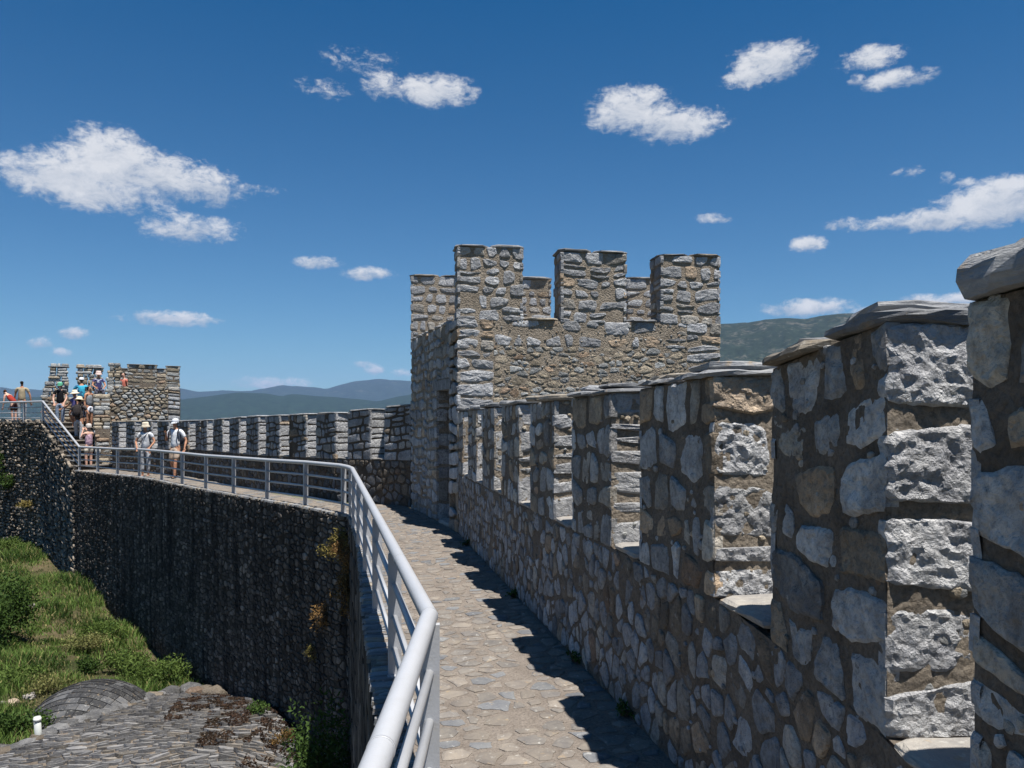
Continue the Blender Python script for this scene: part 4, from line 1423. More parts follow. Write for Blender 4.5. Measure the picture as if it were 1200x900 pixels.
# ---------------------------------------------------------------- ground
GC = [(-15, 28, -4.0), (-12, 25.3, -4.85), (-9.1, 22, -5.05), (-8.0, 20.3, -5.0), (-6, 18, -4.75), (-4.7, 16.4, -4.6), (-3.6, 15, -4.5), (-21.8, 34.5, -3.6), (-18.3, 31.6, -3.7),
      (-9.5, 15.6, -4.65), (-12, 14, -4.5), (-10.5, 19, -4.85), (-14, 20, -4.45), (-18, 22, -3.9), (-16, 25.5, -4.2), (-25, 30, -3.3), (-30, 20, -4.0), (-13, 17, -4.5),
      (-8, 13, -4.8), (-5, 10, -5.0), (-3, 13, -5.2), (-2.7, 10, -5.6), (0, 4, -5.6), (-20, 5, -5), (8, 5, -6.0), (10, 20, -6.2), (-8, 36, -3.5), (-20, 45, -3.3), (30, 10, -9), (0, -30, -6)]
gx = np.array([p[0] for p in GC]); gy = np.array([p[1] for p in GC]); gz = np.array([p[2] for p in GC])
def ground_h(X, Y):
    X = np.asarray(X, float); Y = np.asarray(Y, float)
    d2 = (X[..., None] - gx) ** 2 + (Y[..., None] - gy) ** 2 + 1.6
    w = 1 / d2 ** 1.9
    h = (w * gz).sum(-1) / w.sum(-1)
    r = np.hypot(X, Y)
    t = np.clip((r - 55) / 900, 0, 1)
    h = h * (1 - t) + (-170) * t * (2 - t) - (1 - t) * np.clip((r - 55) / 4, 0, 40) * 0.3 * (1 - t)
    h += 0.07 * np.sin(X * 1.3 + 0.7 * Y) * np.sin(Y * 0.9 - 0.4 * X) + 0.04 * np.sin(X * 3.1) * np.sin(Y * 2.7 + 1)
    return h
nr_, na = 190, 300
rr = 1.2 * (14500 / 1.2) ** (np.linspace(0, 1, nr_))
rr = np.concatenate([[0.5], np.linspace(1.5, 46, 120), 46 * (14500 / 46) ** np.linspace(0.02, 1, 70)])
nr_ = len(rr)
aa = np.linspace(0, 2 * np.pi, na, endpoint=False)
X = rr[:, None] * np.sin(aa); Y = rr[:, None] * np.cos(aa)
Z = ground_h(X, Y)
V = np.stack([X, Y, Z], -1).reshape(-1, 3)
idx = np.arange(nr_ * na).reshape(nr_, na)
q = np.stack([idx[:-1], np.roll(idx[:-1], -1, 1), np.roll(idx[1:], -1, 1), idx[1:]], -1).reshape(-1, 4)
q = q[:, ::-1]
def np_mesh(name, V, Q, mat, col=None, parent=None, smooth=True):
    me = bpy.data.meshes.new(name)
    me.vertices.add(len(V)); me.vertices.foreach_set('co', np.asarray(V, np.float32).ravel())
    k = Q.shape[1]
    me.loops.add(Q.size); me.loops.foreach_set('vertex_index', Q.astype(np.int32).ravel())
    me.polygons.add(len(Q)); me.polygons.foreach_set('loop_start', np.arange(0, Q.size, k, dtype=np.int32))
    me.polygons.foreach_set('loop_total', np.full(len(Q), k, dtype=np.int32))
    if smooth: me.polygons.foreach_set('use_smooth', np.ones(len(Q), bool))
    me.update(calc_edges=True)
    if col is not None:
        a_ = me.color_attributes.new('tone', 'FLOAT_COLOR', 'POINT')
        c4 = np.ones((len(V), 4), np.float32); c4[:, :3] = col
        a_.data.foreach_set('color', c4.ravel())
    return link(name, me, parent, mat)
gr = np_mesh('ground', V, q, M['ground']); gr['kind'] = 'structure'

# ---------------------------------------------------------------- mountains
def prof(pts, az_, default, seed, amp):
    """height in picture rows over the horizon, by azimuth"""
    xs = np.array([p[0] for p in pts], float); ys = HOR - np.array([p[1] for p in pts], float)
    pa = np.arctan((xs - 600) / 950.0)
    ys = ys * 1.0
    h = np.interp(az_, pa, ys)
    out = (az_ < pa[0]) | (az_ > pa[-1])
    edge = np.where(az_ < pa[0], pa[0] - az_, np.where(az_ > pa[-1], az_ - pa[-1], 0))
    w = np.clip(edge / 0.15, 0, 1)
    wob = default * (1 + 0.35 * np.sin(az_ * 5 + seed) + 0.25 * np.sin(az_ * 11 + seed * 2) + 0.12 * np.sin(az_ * 23 + seed))
    return h * (1 - w) + wob * w
def ridge(name, pts, dist, depth, default, seed, mat, a0=-math.pi, a1=math.pi, na=900, nd=40, basez=-175, rough=0.10, foot=0.0):
    az_ = np.linspace(a0, a1, na)
    hp = prof(pts, az_, default, seed, 0) / 950.0 * np.cos(az_ * 0 + 0)
    # rows to real height at the crest distance (plan distance along view axis for the visible part)
    cosf = np.where(np.abs(az_) < 0.9, np.cos(az_), np.cos(0.9))
    crest = hp * dist * cosf + EYE
    t = np.linspace(-1, 1, nd)
    V = np.zeros((nd, na, 3))
    rs = np.random.RandomState(int(seed * 10))
    def fb(a_, b_):
        s = 0
        for o in range(6):
            f_ = 2.0 ** o
            v_ = [noise.noise(Vector((x * f_ * 14 + seed * 7, y * f_ * 1.6, o * 3.1))) for x, y in zip(a_, b_)]
            s = s + np.array(v_) / f_ ** 0.9
        return s
    for i, tt in enumerate(t):
        prof_t = (1 - abs(tt) ** 1.25)
        n_ = fb(az_ * dist / 3000.0, np.full(na, tt * depth / 1500.0 * 2))
        rad = dist + tt * depth
        hgt = basez + (crest - basez) * prof_t + (crest - basez) * n_ * rough * (0.12 + 1.2 * abs(tt)) * (prof_t > 0)
        # keep the crest line the highest seen
        V[i, :, 0] = rad * np.sin(az_); V[i, :, 1] = rad * np.cos(az_); V[i, :, 2] = hgt
    idx = np.arange(nd * na).reshape(nd, na)
    Q = np.stack([idx[:-1, :-1], idx[:-1, 1:], idx[1:, 1:], idx[1:, :-1]], -1).reshape(-1, 4)[:, ::-1]
    o = np_mesh(name, V.reshape(-1, 3), Q, mat)
    o['kind'] = 'structure'
    return o
RA = [(-60, 446), (-20, 450), (15, 455), (60, 457), (120, 462), (170, 452), (212, 454), (231, 459), (260, 457), (292, 458), (329, 451), (367, 453.5), (383, 455), (415, 446), (447, 443.5), (481, 446), (520, 440), (600, 448), (800, 455), (1300, 455)]
RB = [(-60, 470), (0, 466), (60, 464), (120, 470), (212, 468), (240, 464), (281, 459), (315, 461), (330, 464), (340, 461.5), (393, 465), (420, 467), (443, 470), (468, 464), (481, 461.5), (560, 458), (700, 462), (1300, 470)]
RC = [(700, 420), (780, 395), (843, 378), (877, 379), (897, 374), (922, 372), (947, 373), (970, 368), (983, 366.5), (1000, 366.5), (1017, 372), (1033, 379), (1080, 392), (1140, 402), (1250, 410)]
ridge('far_mountains', RA, 11000, 2600, 34, 1.3, M['hill_far'], na=1200, nd=30)
ridge('wooded_hills', RB, 6000, 1500, 20, 4.1, M['hill_mid'], na=1200, nd=34, rough=0.07)
ridge('rocky_mountain', RC, 3600, 1300, 60, 7.7, M['hill_near'], a0=0.05, a1=1.4, na=800, nd=60, rough=0.09)

# ---------------------------------------------------------------- slab roofs below the wall
rng = random.Random(61)
roof = empty('stone_slab_roof', (-6.5, 14.5, -4.6))
tag(roof, 'broad low roof covered with small grey stone slabs below the dark wall', 'roof')
RC0 = (-5.9, 14.0)
def roof_z(x, y):
    dx_, dy_ = x - RC0[0], y - RC0[1]
    r = math.hypot(dx_ * 0.95, dy_ * 0.93)
    z = -4.03 - 0.034 * r * r
    z -= max(0, x + 4.6) * 0.30
    return z + 0.05 * math.sin(x * 1.7 + y) * math.sin(y * 1.3)
ROOF_EDGE = [(9.0, -12.5), (12.5, -10.6), (14.2, -9.35), (14.9, -8.78), (16.05, -8.25), (18.2, -8.0), (19.4, -7.9)]
led_y = np.array([p[1] for p in LED]); led_x = np.array([p[0] for p in LED])
def wall_x(y):
    return np.interp(y, led_y, led_x)
def in_roof(x, y):
    if x > wall_x(y) - 0.02: return False
    if y > 18.75 + 0.2 * math.sin(x * 3): return False
    return y > 8.5 and x > zf_pts(ROOF_EDGE)(y) + 0.10 * math.sin(y * 4)
m = MB()
nx_, ny_ = 90, 90
grid = {}
vs = []; fsx = []
for i in range(nx_ + 1):
    for j in range(ny_ + 1):
        x = -17 + 16.0 * i / nx_; y = 8.0 + 11.5 * j / ny_
        vs.append((x, y, roof_z(x, y) if in_roof(x, y) else -7.0)); grid[i, j] = len(vs) - 1
for i in range(nx_):
    for j in range(ny_):
        c4 = (grid[i, j], grid[i + 1, j], grid[i + 1, j + 1], grid[i, j + 1])
        if sum(vs[k][2] > -6.9 for k in c4) >= 3: fsx.append(c4)
m.add(vs, fsx, (.2, .17, .13)); m.build('roof_bed', M['mortar_brown'], roof)
rf = Masonry(roof, M['slab'], 'roof_slab')
def rfn(u, v):
    # fan layout: u along the radius-like direction, v across
    x = -17 + u; y = 8.2 + v
    return Vector((x, y, roof_z(x, y))), Vector((0.0, 0.0, 1))
RA_ = R(24)
for poly, Ar in cells(rng, 19.0, 17.0, 0.235, 0.115, 0.012, wvar=0.5, drop=0.02, jit=0.45):
    def turn_(p):
        u_, v_ = p[0] - 9.5, p[1] - 8.5
        # courses swing round like a fan
        a2 = RA_ + 0.05 * u_
        return (-7.0 + u_ * math.cos(a2) - v_ * math.sin(a2), 14.0 + u_ * math.sin(a2) + v_ * math.cos(a2))
    poly = [turn_(p) for p in poly]
    cx = sum(p[0] for p in poly) / len(poly); cy = sum(p[1] for p in poly) / len(poly)
    if not in_roof(cx, cy): continue
    if cy < 9.8 or cx < -12: continue
    P = [((p[0] - cx), (p[1] - cy)) for p in poly]
    tl = rng.uniform(0.10, 0.45); tx_ = rng.uniform(-0.2, 0.2)
    P3 = round_poly(P, rng, 0.15, 0.05)
    n = len(P3)
    th = rng.uniform(0.02, 0.045)
    v = []
    for (zo, s) in ((-0.04, 1.0), (th, 0.98), (th + 0.003, 0.55)):
        for p in P3:
            x = cx + p[0] * s; y = cy + p[1] * s
            v.append((x, y, roof_z(cx, cy) + (roof_z(x, y) - roof_z(cx, cy)) + zo - (p[1] * s) * tl + (p[0] * s) * tx_ + rng.uniform(-.003, .003)))
    f = [(i, (i + 1) % n, n + (i + 1) % n, n + i) for i in range(n)] + [(n + i, n + (i + 1) % n, 2 * n + (i + 1) % n, 2 * n + i) for i in range(n)] + [tuple(range(2 * n, 3 * n))]
    b = rng.uniform(.10, .23)
    w = rng.random()
    tone = (b, b * .99, b * 1.0) if w < .9 else (b * 1.06, b * .97, b * .86)
    rf.add(v, f, tone)
rf.build()
# weeds and litter gathered on the roof beside the wall come with the plants below

# rubble rim along the far edge of the roof
rim = empty('rubble_rim', (-9, 16.7, -4.6)); tag(rim, 'row of rough brown rubble blocks edging the slab roof', 'stone edging')
rm = Masonry(rim, M['stone'], 'block')
def rock(c, r, rng, sq=(1, 0.8, 0.6), sub=2):
    bm = bmesh.new(); bmesh.ops.create_icosphere(bm, subdivisions=sub, radius=1)
    off = Vector((rng.uniform(0, 99),) * 3)
    rot = Matrix.Rotation(rng.uniform(0, 6.3), 3, 'Z')
    v = []
    for q in bm.verts:
        p = q.co.copy()
        p = Vector([math.copysign(abs(t) ** 0.7, t) for t in p])
        p *= 1 + 0.30 * noise.fractal(p * 1.3 + off, 0.9, 2, 3)
        p = rot @ Vector((p.x * sq[0], p.y * sq[1], p.z * sq[2])) * r
        v.append(Vector(c) + p)
    f = [tuple(x.index for x in fc.verts) for fc in bm.faces]
    bm.free()
    return v, f
y = 13.6
while y < 18.5:
    x = zf_pts(ROOF_EDGE)(y) + 0.02
    s = rng.uniform(0.10, 0.19)
    v, f = rock((x, y, roof_z(x, y) + 0.02), s, rng, (1.0, 1.25, 0.65))
    t = tone_rubble(rng); rm.add(v, f, tuple(q_ * 0.55 for q_ in t))
    y += s * 1.1
for (x, y, s) in ((-7.5, 18.9, .34), (-7.15, 18.75, .24), (-7.2, 18.4, .2), (-6.75, 18.3, .24), (-7.85, 18.6, .26), (-6.5, 17.9, .2)):
    v, f = rock((x, y, roof_z(x, y) + 0.05), s, rng); t = tone_rubble(rng); rm.add(v, f, tuple(q_ * 0.5 for q_ in t))
rm.build()

# small domed apse roof of dark slates
dome = empty('slate_apse_roof', (-9.0, 17.4, -5.1))
tag(dome, 'small half dome roof of dark grey slates beside the white pipe', 'roof')
DC = Vector((-9.0, 17.4)); DR = 1.42; DZ = -5.36; DH = 1.15
dm = Masonry(dome, M['slab'], 'slate', limit=300)
m = MB()
vv = []; ff = []
for i in range(9):
    ph = i / 8 * math.pi / 2
    for j in range(32):
        th = 2 * math.pi * j / 32
        vv.append((DC.x + math.cos(th) * DR * .97 * math.cos(ph), DC.y + math.sin(th) * DR * .97 * math.cos(ph), DZ + 1.30 * 0.955 * math.sin(ph)))
for i in range(8):
    for j in range(32):
        a_ = i * 32 + j; b_ = i * 32 + (j + 1) % 32
        ff.append((a_, b_, b_ + 32, a_ + 32))
m.add(vv, ff, (.1, .1, .1)); m.build('dome_bed', M['mortar_dark'], dome)
# courses run as arches round a level axis, like the ribs of a hood
DH = 1.30
nrow = 25
def dome_pt(ph, th, r_):
    return (DC.x - math.cos(th) * r_ * math.cos(ph), DC.y + math.sin(ph) * r_, DZ + DH / DR * math.sin(th) * r_ * math.cos(ph))
for i in range(nrow):
    p0 = -math.pi / 2 * 0.93 + i / nrow * math.pi * 0.93; p1 = p0 + math.pi * 0.93 / nrow * 1.2
    span_ = math.pi * DR * max(0.15, math.cos(p0))
    t0 = rng.uniform(-.1, .02)
    while t0 < math.pi:
        t1 = t0 + rng.uniform(0.14, 0.38) / span_ * math.pi
        v = []
        for (ph, lift) in ((p0, 0.018), (p1, 0.002)):
            for tq in (t0, (t0 + t1) / 2, t1 - 0.008):
                for up in (0.0, 0.02):
                    v.append(dome_pt(ph, tq, DR + lift + up - (0.03 if up == 0 else 0)))
        I = lambda r_, c_, u_: r_ * 6 + c_ * 2 + u_
        f = []
        for c_ in (0, 1): f.append((I(0, c_, 1), I(0, c_ + 1, 1), I(1, c_ + 1, 1), I(1, c_, 1)))
        for c_ in (0, 1): f.append((I(0, c_, 0), I(0, c_ + 1, 0), I(0, c_ + 1, 1), I(0, c_, 1)))
        f.append((I(0, 0, 0), I(0, 0, 1), I(1, 0, 1), I(1, 0, 0))); f.append((I(0, 2, 1), I(0, 2, 0), I(1, 2, 0), I(1, 2, 1)))
        b = rng.uniform(.028, .055) if rng.random() < .66 else rng.uniform(.065, .115)
        dm.add(v, f, (b * .98, b, b * 1.05))
        t0 = t1
dm.build()
# white pipe
pp = empty('vent_pipe', (-8.8, 15.0, -4.4)); tag(pp, 'short white plastic vent pipe standing at the left edge of the slate dome', 'pipe')
PX = px(43.5, 15.0)
part_tube('pipe', [(PX + .04, 15.0, pz(884, 15.0)), (PX, 15.0, pz(840, 15.0))], 0.06, 14, 'pipe', pp)
part_tube('collar', [(PX + .004, 15.0, pz(845, 15.0)), (PX + .002, 15.0, pz(841.5, 15.0))], 0.069, 14, 'pipe', pp)
# loose stones in the grass
for (x_, y_, s, lab) in ((14, 827, .16, 'pale ochre boulder lying in the grass left of the slate dome'), (35, 819, .13, 'grey pink stone in the grass near the pale boulder'),
                          (3, 826, .09, 'small white stone at the left edge of the grass'), (36, 712, .13, 'pale stone on bare earth among the upper grass')):
    Zq = 5.0
    for it in range(30):                # walk the sight line down to the ground
        d = np.array([(x_ - 600) / 950.0, 1.0, (HOR - y_) / 950.0])
        pass
    ts = np.linspace(8, 40, 600)
    hg = ground_h(d[0] * ts, ts); zl = EYE + d[2] * ts
    k = int(np.argmax(zl < hg)); Zq = ts[k]
    v, f = rock((d[0] * Zq, Zq, hg[k] + s * 0.25), s, rng)
    m = MB(); m.add(v, f, (.50, .40, .30) if 'ochre' in lab else (.42, .39, .36))
    tag(m.build('boulder', M['stone']), lab, 'boulder', 'loose stones in the grass')
m = MB()
for (x, y, s) in ((-9.35, 14.55, .42), (-9.6, 14.9, .35), (-9.9, 14.4, .45), (-9.2, 14.2, .3), (-9.5, 14.1, .4)):
    v, f = rock((x, y, roof_z(x, y) - 0.12), s, rng, (1.2, .9, .45)); m.add(v, f, (.12, .115, .11))
tag(m.build('rock_outcrop', M['stone']), 'low grey bedrock outcrop at the lower left corner beside the white pipe', 'rock')

# ---------------------------------------------------------------- vegetation
def hit_ground(x_, y_, hf=ground_h):
    ts = np.linspace(8, 60, 1500)
    X_ = (x_ - 600) / 950.0 * ts
    k = int(np.argmax((EYE + (HOR - y_) / 950.0 * ts) < hf(X_, ts)))
    return Vector((float(X_[k]), float(ts[k]), float(hf(X_[k], ts[k]))))

def wall_side(x, y):
    """>0 on the walkway side of the long wall"""
    return ((x + 2.79) * 14.56 + (y - 14.04) * 12.47) / 19.17

rs_ = np.random.RandomState(8)
def blades(P, hgt, wid, lean, cols, rs):
    """P (n,3) feet; returns quads for bent blades"""
    n = len(P)
    th = rs.uniform(0, 2 * np.pi, n)
    dx_, dy_ = np.cos(th), np.sin(th)
    ph = rs.uniform(0, 2 * np.pi, n)
    ln = lean * rs.uniform(0.2, 1.0, n)
    lx, ly = np.cos(ph) * ln, np.sin(ph) * ln
    w = wid * rs.uniform(0.6, 1.4, n)
    h = hgt
    V = np.zeros((n, 6, 3))
    for k, (t, ws_) in enumerate(((0, 1.0), (0.55, 0.8), (1.0, 0.15))):
        cx = P[:, 0] + lx * h * t * t; cy = P[:, 1] + ly * h * t * t; cz = P[:, 2] + h * t * (1 - 0.25 * ln * t)
        V[:, 2 * k, 0] = cx - dx_ * w * ws_; V[:, 2 * k, 1] = cy - dy_ * w * ws_; V[:, 2 * k, 2] = cz
        V[:, 2 * k + 1, 0] = cx + dx_ * w * ws_; V[:, 2 * k + 1, 1] = cy + dy_ * w * ws_; V[:, 2 * k + 1, 2] = cz
    b = np.arange(n)[:, None] * 6
    Q = np.concatenate([b + np.array([[0, 1, 3, 2]]), b + np.array([[2, 3, 5, 4]])], 0)
    col = np.repeat(cols[:, None, :], 6, 1)
    return V.reshape(-1, 3), Q, col.reshape(-1, 3)

def lownoise(X, Y, s, seed):
    return np.array([noise.noise(Vector((x * s + seed, y * s, seed))) for x, y in zip(X, Y)])

N = 38000
gx_ = rs_.uniform(-27, -4.5, N); gy_ = rs_.uniform(12.5, 37, N)
px_ = 600 + gx_ / gy_ * 950
ok = (gx_ < wall_x(gy_) - 0.04) & (px_ > -60) & ((gx_ < np.interp(gy_, [p[0] for p in ROOF_EDGE], [p[1] for p in ROOF_EDGE]) - 0.15) | (gy_ > 18.9)) & (np.hypot(gx_ - DC.x, gy_ - DC.y) > 1.44)
ok &= gx_ < np.interp(gy_, [28.5, 31.65, 32.95, 34.4, 37.0], [0, -18.4, -19.9, -22.0, -26.0])
gx_, gy_ = gx_[ok], gy_[ok]
pat = lownoise(gx_, gy_, 0.45, 3.0); pat2 = lownoise(gx_, gy_, 1.6, 9.0)
bare = (pat + 0.35 * pat2 < -0.33)
keep = ~bare | (rs_.uniform(0, 1, len(gx_)) < 0.25)
gx_, gy_, pat, pat2 = gx_[keep], gy_[keep], pat[keep], pat2[keep]
nb = 9
X_ = np.repeat(gx_, nb) + rs_.normal(0, 0.07, len(gx_) * nb); Y_ = np.repeat(gy_, nb) + rs_.normal(0, 0.07, len(gx_) * nb)
pr, p2 = np.repeat(pat, nb), np.repeat(pat2, nb)
Zg = ground_h(X_, Y_) - 0.02
lush = np.clip(0.5 + pr * 1.2 + p2 * 0.6, 0, 1)
hh = (0.07 + 0.26 * lush ** 1.5) * rs_.uniform(0.5, 1.4, len(X_))
green = np.array([0.120, 0.190, 0.048]); dark = np.array([0.045, 0.085, 0.020]); straw = np.array([0.34, 0.30, 0.14])
t1 = rs_.uniform(0, 1, len(X_))[:, None]
c = green * (0.6 + 0.8 * t1)
dk = (np.repeat(lownoise(gx_, gy_, 0.9, 21.0), nb) > 0.16)[:, None]
c = np.where(dk, dark * (0.6 + 0.9 * t1), c)
sp = ((rs_.uniform(0, 1, len(X_)) < 0.12 + 0.75 * np.clip(0.25 - lush, 0, 1) + 0.25 * (p2 < -0.2)))[:, None]
c = np.where(sp, straw * (0.5 + 0.7 * t1), c)
Vb, Qb, Cb = blades(np.stack([X_, Y_, Zg], -1), hh, 0.012, 0.7, c, rs_)
go = np_mesh('grass', Vb, Qb, M['leaf'], Cb, smooth=False)
tag(go, 'rough green and straw coloured grass covering the slope below the dark wall', 'grass', kind='stuff')

def bush(name, label, cat, loc, size, rs, n=900, leaf=0.035, cols=((0.05, 0.09, 0.025), (0.10, 0.16, 0.04)), group=None, stems=7, stem_col=(0.12, 0.09, 0.06), droop=0.0, clumps=14, upright=0.0):
    t = empty(name, loc); tag(t, label, cat, group)
    L_ = Vector(loc)
    cc = []
    mb_ = MB()
    for k in range(clumps):
        d = rs.normal(0, 1, 3); d /= np.linalg.norm(d); d[2] = abs(d[2]) if not droop else d[2] - droop
        r = rs.uniform(0.35, 1.0)
        q = np.array([d[0] * size[0] * r, d[1] * size[1] * r, size[2] * (0.5 + 0.5 * d[2] * r) if not droop else size[2] * d[2] * r])
        cc.append(q)
        if k < stems * 2:
            a_ = L_ + Vector((rs.uniform(-.1, .1) * size[0], rs.uniform(-.1, .1) * size[1], 0))
            b_ = L_ + Vector(q)
            mid = a_.lerp(b_, 0.5) + Vector((rs.uniform(-.1, .1) * size[0], rs.uniform(-.1, .1) * size[0], 0.08 * size[2]))
            v, f = tube([a_, mid, b_], 0.010, 5)
            mb_.add(v, f, stem_col)
    mb_.build('stem', M['leaf'], t)
    k = rs.randint(0, clumps, n)
    C_ = np.array(cc)[k]
    off = rs.normal(0, 1, (n, 3)); off /= np.linalg.norm(off, axis=1)[:, None]
    P = C_ + off * (rs.uniform(0, 1, (n, 1)) ** 0.5) * np.array(size) * 0.42
    P += np.array(loc)
    # leaf quads in random attitudes
    a_ = rs.normal(0, 1, (n, 3)); a_[:, 2] += upright; a_ /= np.linalg.norm(a_, axis=1)[:, None]
    b_ = np.cross(a_, rs.normal(0, 1, (n, 3))); b_ /= np.linalg.norm(b_, axis=1)[:, None]
    s = leaf * rs.uniform(0.6, 1.5, (n, 1))
    V = np.stack([P - b_ * s * 0.35, P + a_ * s * 0.9 - b_ * s * 0.45, P + a_ * s * 1.9, P + a_ * s * 0.9 + b_ * s * 0.45], 1)
    V[:, 0] = P - a_ * s * 0.2
    Q = np.arange(n)[:, None] * 4 + np.arange(4)[None]
    c0, c1 = np.array(cols[0]), np.array(cols[1])
    c0 = c0 * 0.9; c1 = c1 * 0.95
    tt = np.clip(rs.uniform(0, 1, (n, 1)) * 0.7 + (k / clumps)[:, None] * 0.3, 0, 1)
    col = np.repeat((c0 + (c1 - c0) * tt)[:, None, :], 4, 1).reshape(-1, 3)
    np_mesh('foliage', V.reshape(-1, 3), Q, M['leaf'], col, t, smooth=False)
    return t

rs2 = np.random.RandomState(77)
def gb(x_, y_, label, size, **k):
    p = hit_ground(x_, y_)
    bush('bush', label, 'bush', (p.x, p.y, p.z - 0.05), size, rs2, **k)
G1 = ((0.035, 0.065, 0.018), (0.075, 0.13, 0.03)); G2 = ((0.06, 0.10, 0.025), (0.14, 0.20, 0.05)); G3 = ((0.12, 0.14, 0.05), (0.26, 0.25, 0.10))
gb(6, 757, 'dark green rounded bush at the left edge above the grass', (0.85, 0.8, 1.6), n=5200, cols=G1, leaf=.045, clumps=26)
gb(105, 790, 'small dark green bush in a hollow of the grass behind the slate dome', (0.35, 0.3, 0.45), n=1300, cols=G1)
gb(148, 790, 'bright green leafy weed mound at the foot of the dark wall', (0.7, 0.5, 0.55), n=2600, cols=G2, clumps=22)
gb(185, 802, 'bright green leafy weed mound in the corner between dark wall and slab roof', (0.75, 0.5, 0.6), n=3000, cols=G2, clumps=22)
gb(120, 750, 'fresh green weed clump halfway along the foot of the dark wall', (0.6, 0.5, 0.5), n=2200, cols=G2, clumps=20)
gb(60, 812, 'straw yellow tall weeds in front of the green mounds', (0.7, 0.5, 0.35), n=1500, cols=G3, leaf=.03, upright=1.5)
gb(95, 765, 'pale yellow green flowering weeds in the middle of the grass', (0.8, 0.6, 0.45), n=2000, cols=G3, leaf=.028, upright=1.0)
gb(20, 800, 'low green weeds beside the pale boulder', (0.6, 0.5, 0.35), n=1500, cols=G2)
gb(25, 860, 'dark green weeds at the lower left beside the white pipe', (0.5, 0.4, 0.4), n=1700, cols=G1)
gb(8, 650, 'light green bush at the left edge under the platform wall', (0.9, 0.7, 0.6), n=2200, cols=G2)
# plants rooted in the walls
def wall_plant(x, y, dist, label, size, cols, **k):
    p = Vector(((x - 600) / 950.0 * dist, dist, EYE + (HOR - y) / 950.0 * dist))
    bush('wall_plant', label, 'plant', p[:], size, rs2, cols=cols, droop=0.25, **k)
B1 = ((0.12, 0.075, 0.035), (0.34, 0.20, 0.08)); B2 = ((0.14, 0.11, 0.04), (0.32, 0.26, 0.09))
wall_plant(2, 540, 34.0, 'green shrub growing out of the platform wall at the left edge of the picture', (0.45, 0.35, 0.9), G1, n=2600, clumps=22, group=None)
wall_plant(14, 562, 33.4, 'green tuft rooted low in the platform wall', (0.55, 0.3, 0.35), G1, n=1500)
wall_plant(35, 590, 32.2, 'brown and green dry tuft on the platform wall', (0.5, 0.25, 0.25), B2, n=700)
wall_plant(398, 634, 13.75, 'orange brown dry weed hanging high on the dark wall near the railing corner', (0.30, 0.22, 0.30), B2, n=900, leaf=.024)
wall_plant(410, 650, 13.2, 'yellow brown dry weed on the rounded wall corner under the railing', (0.26, 0.2, 0.32), B1, n=1000, leaf=.022)
wall_plant(406, 690, 13.1, 'rust brown dry weed midway down the rounded wall corner', (0.24, 0.2, 0.34), B1, n=1000, leaf=.022)
wall_plant(384, 720, 14.3, 'thin brown weed spreading low on the dark wall', (0.32, 0.2, 0.34), B1, n=750, leaf=.02)
wall_plant(371, 762, 14.7, 'sparse brown weed low on the dark wall above the slab roof', (0.2, 0.12, 0.14), B2, n=260, leaf=.02)
bush('bush', 'dark green ivy like bush in the shade at the foot of the near wall corner', 'bush', (-2.95, 12.6, -5.4), (0.55, 0.8, 2.3), rs2, n=4200, cols=G1, clumps=30)
for k, (x, y) in enumerate(((-3.4, 14.0), (-4.2, 14.6), (-3.2, 12.9), (-4.9, 15.8))):
    lab = ('straw coloured dry grass tuft at the lower right end of the slab roof', 'dry brown weed where the slab roof meets the dark wall',
           'pale straw tuft in the dark corner at the right of the slab roof', 'small green weed on the slab roof against the dark wall')[k]
    bush('weed', lab, 'plant', (x, y, roof_z(x, y) - 0.02), (0.28, 0.25, 0.25), rs2, n=420, cols=(B2, B1, G3, G1)[k], leaf=.025, upright=1.0, clumps=8)
for k, (y, lab) in enumerate(((7.6, 'tiny dark green weed at the foot of the battlement wall halfway to the tower'), (5.6, 'small weed tuft in the shade at the foot of the near battlement wall'),
                              (10.6, 'little weed at the wall foot just before the tower'), (4.6, 'low creeping weed at the battlement wall foot nearest the camera'))):
    q = wp.xy(u_at(wp, 600 + 950 * (1.6 - 0.2028 * y) / y))
    bush('weed', lab, 'plant', (q.x - 0.04, q.y, 0.0), (0.07, 0.12, 0.07), rs2, n=150, cols=G1, leaf=.012, clumps=6)
# dead leaves and moss on the part of the roof nearest the wall
n = 26000
lx = rs2.uniform(-7.2, -3.0, n); ly = rs2.uniform(12.5, 17.8, n)
okk = np.array([in_roof(a_, b_) for a_, b_ in zip(lx, ly)]) & (lx > wall_x(ly) - 2.0 + 0.5 * np.sin(lx * 5)) & (lownoise(lx, ly, 2.6, 5.0) > -0.02)
lx, ly = lx[okk], ly[okk]; n = len(lx)
lz = np.array([roof_z(a_, b_) for a_, b_ in zip(lx, ly)]) + 0.045
Pq = np.stack([lx, ly, lz], -1)
Vb, Qb, Cb = blades(Pq, rs2.uniform(0.012, 0.045, n), 0.020, 1.8, np.array([0.048, 0.030, 0.021]) * rs2.uniform(0.5, 1.5, (n, 1)), rs2)
lo = np_mesh('leaf_litter', Vb, Qb, M['leaf'], Cb, smooth=False)
tag(lo, 'brown leaf litter and dry moss gathered on the slab roof against the dark wall', 'leaf litter', kind='stuff')

# ---------------------------------------------------------------- people
SK = mat_cloth('skin', (0.42, 0.22, 0.14), 0.6)
SKP = mat_cloth('fair_skin', (0.60, 0.36, 0.27), 0.6)
CLO = {}
def cloth(c, pat=None):
    k = (c, pat)
    if k not in CLO: CLO[k] = mat_cloth('cloth', c, 0.9, pat)
    return CLO[k]

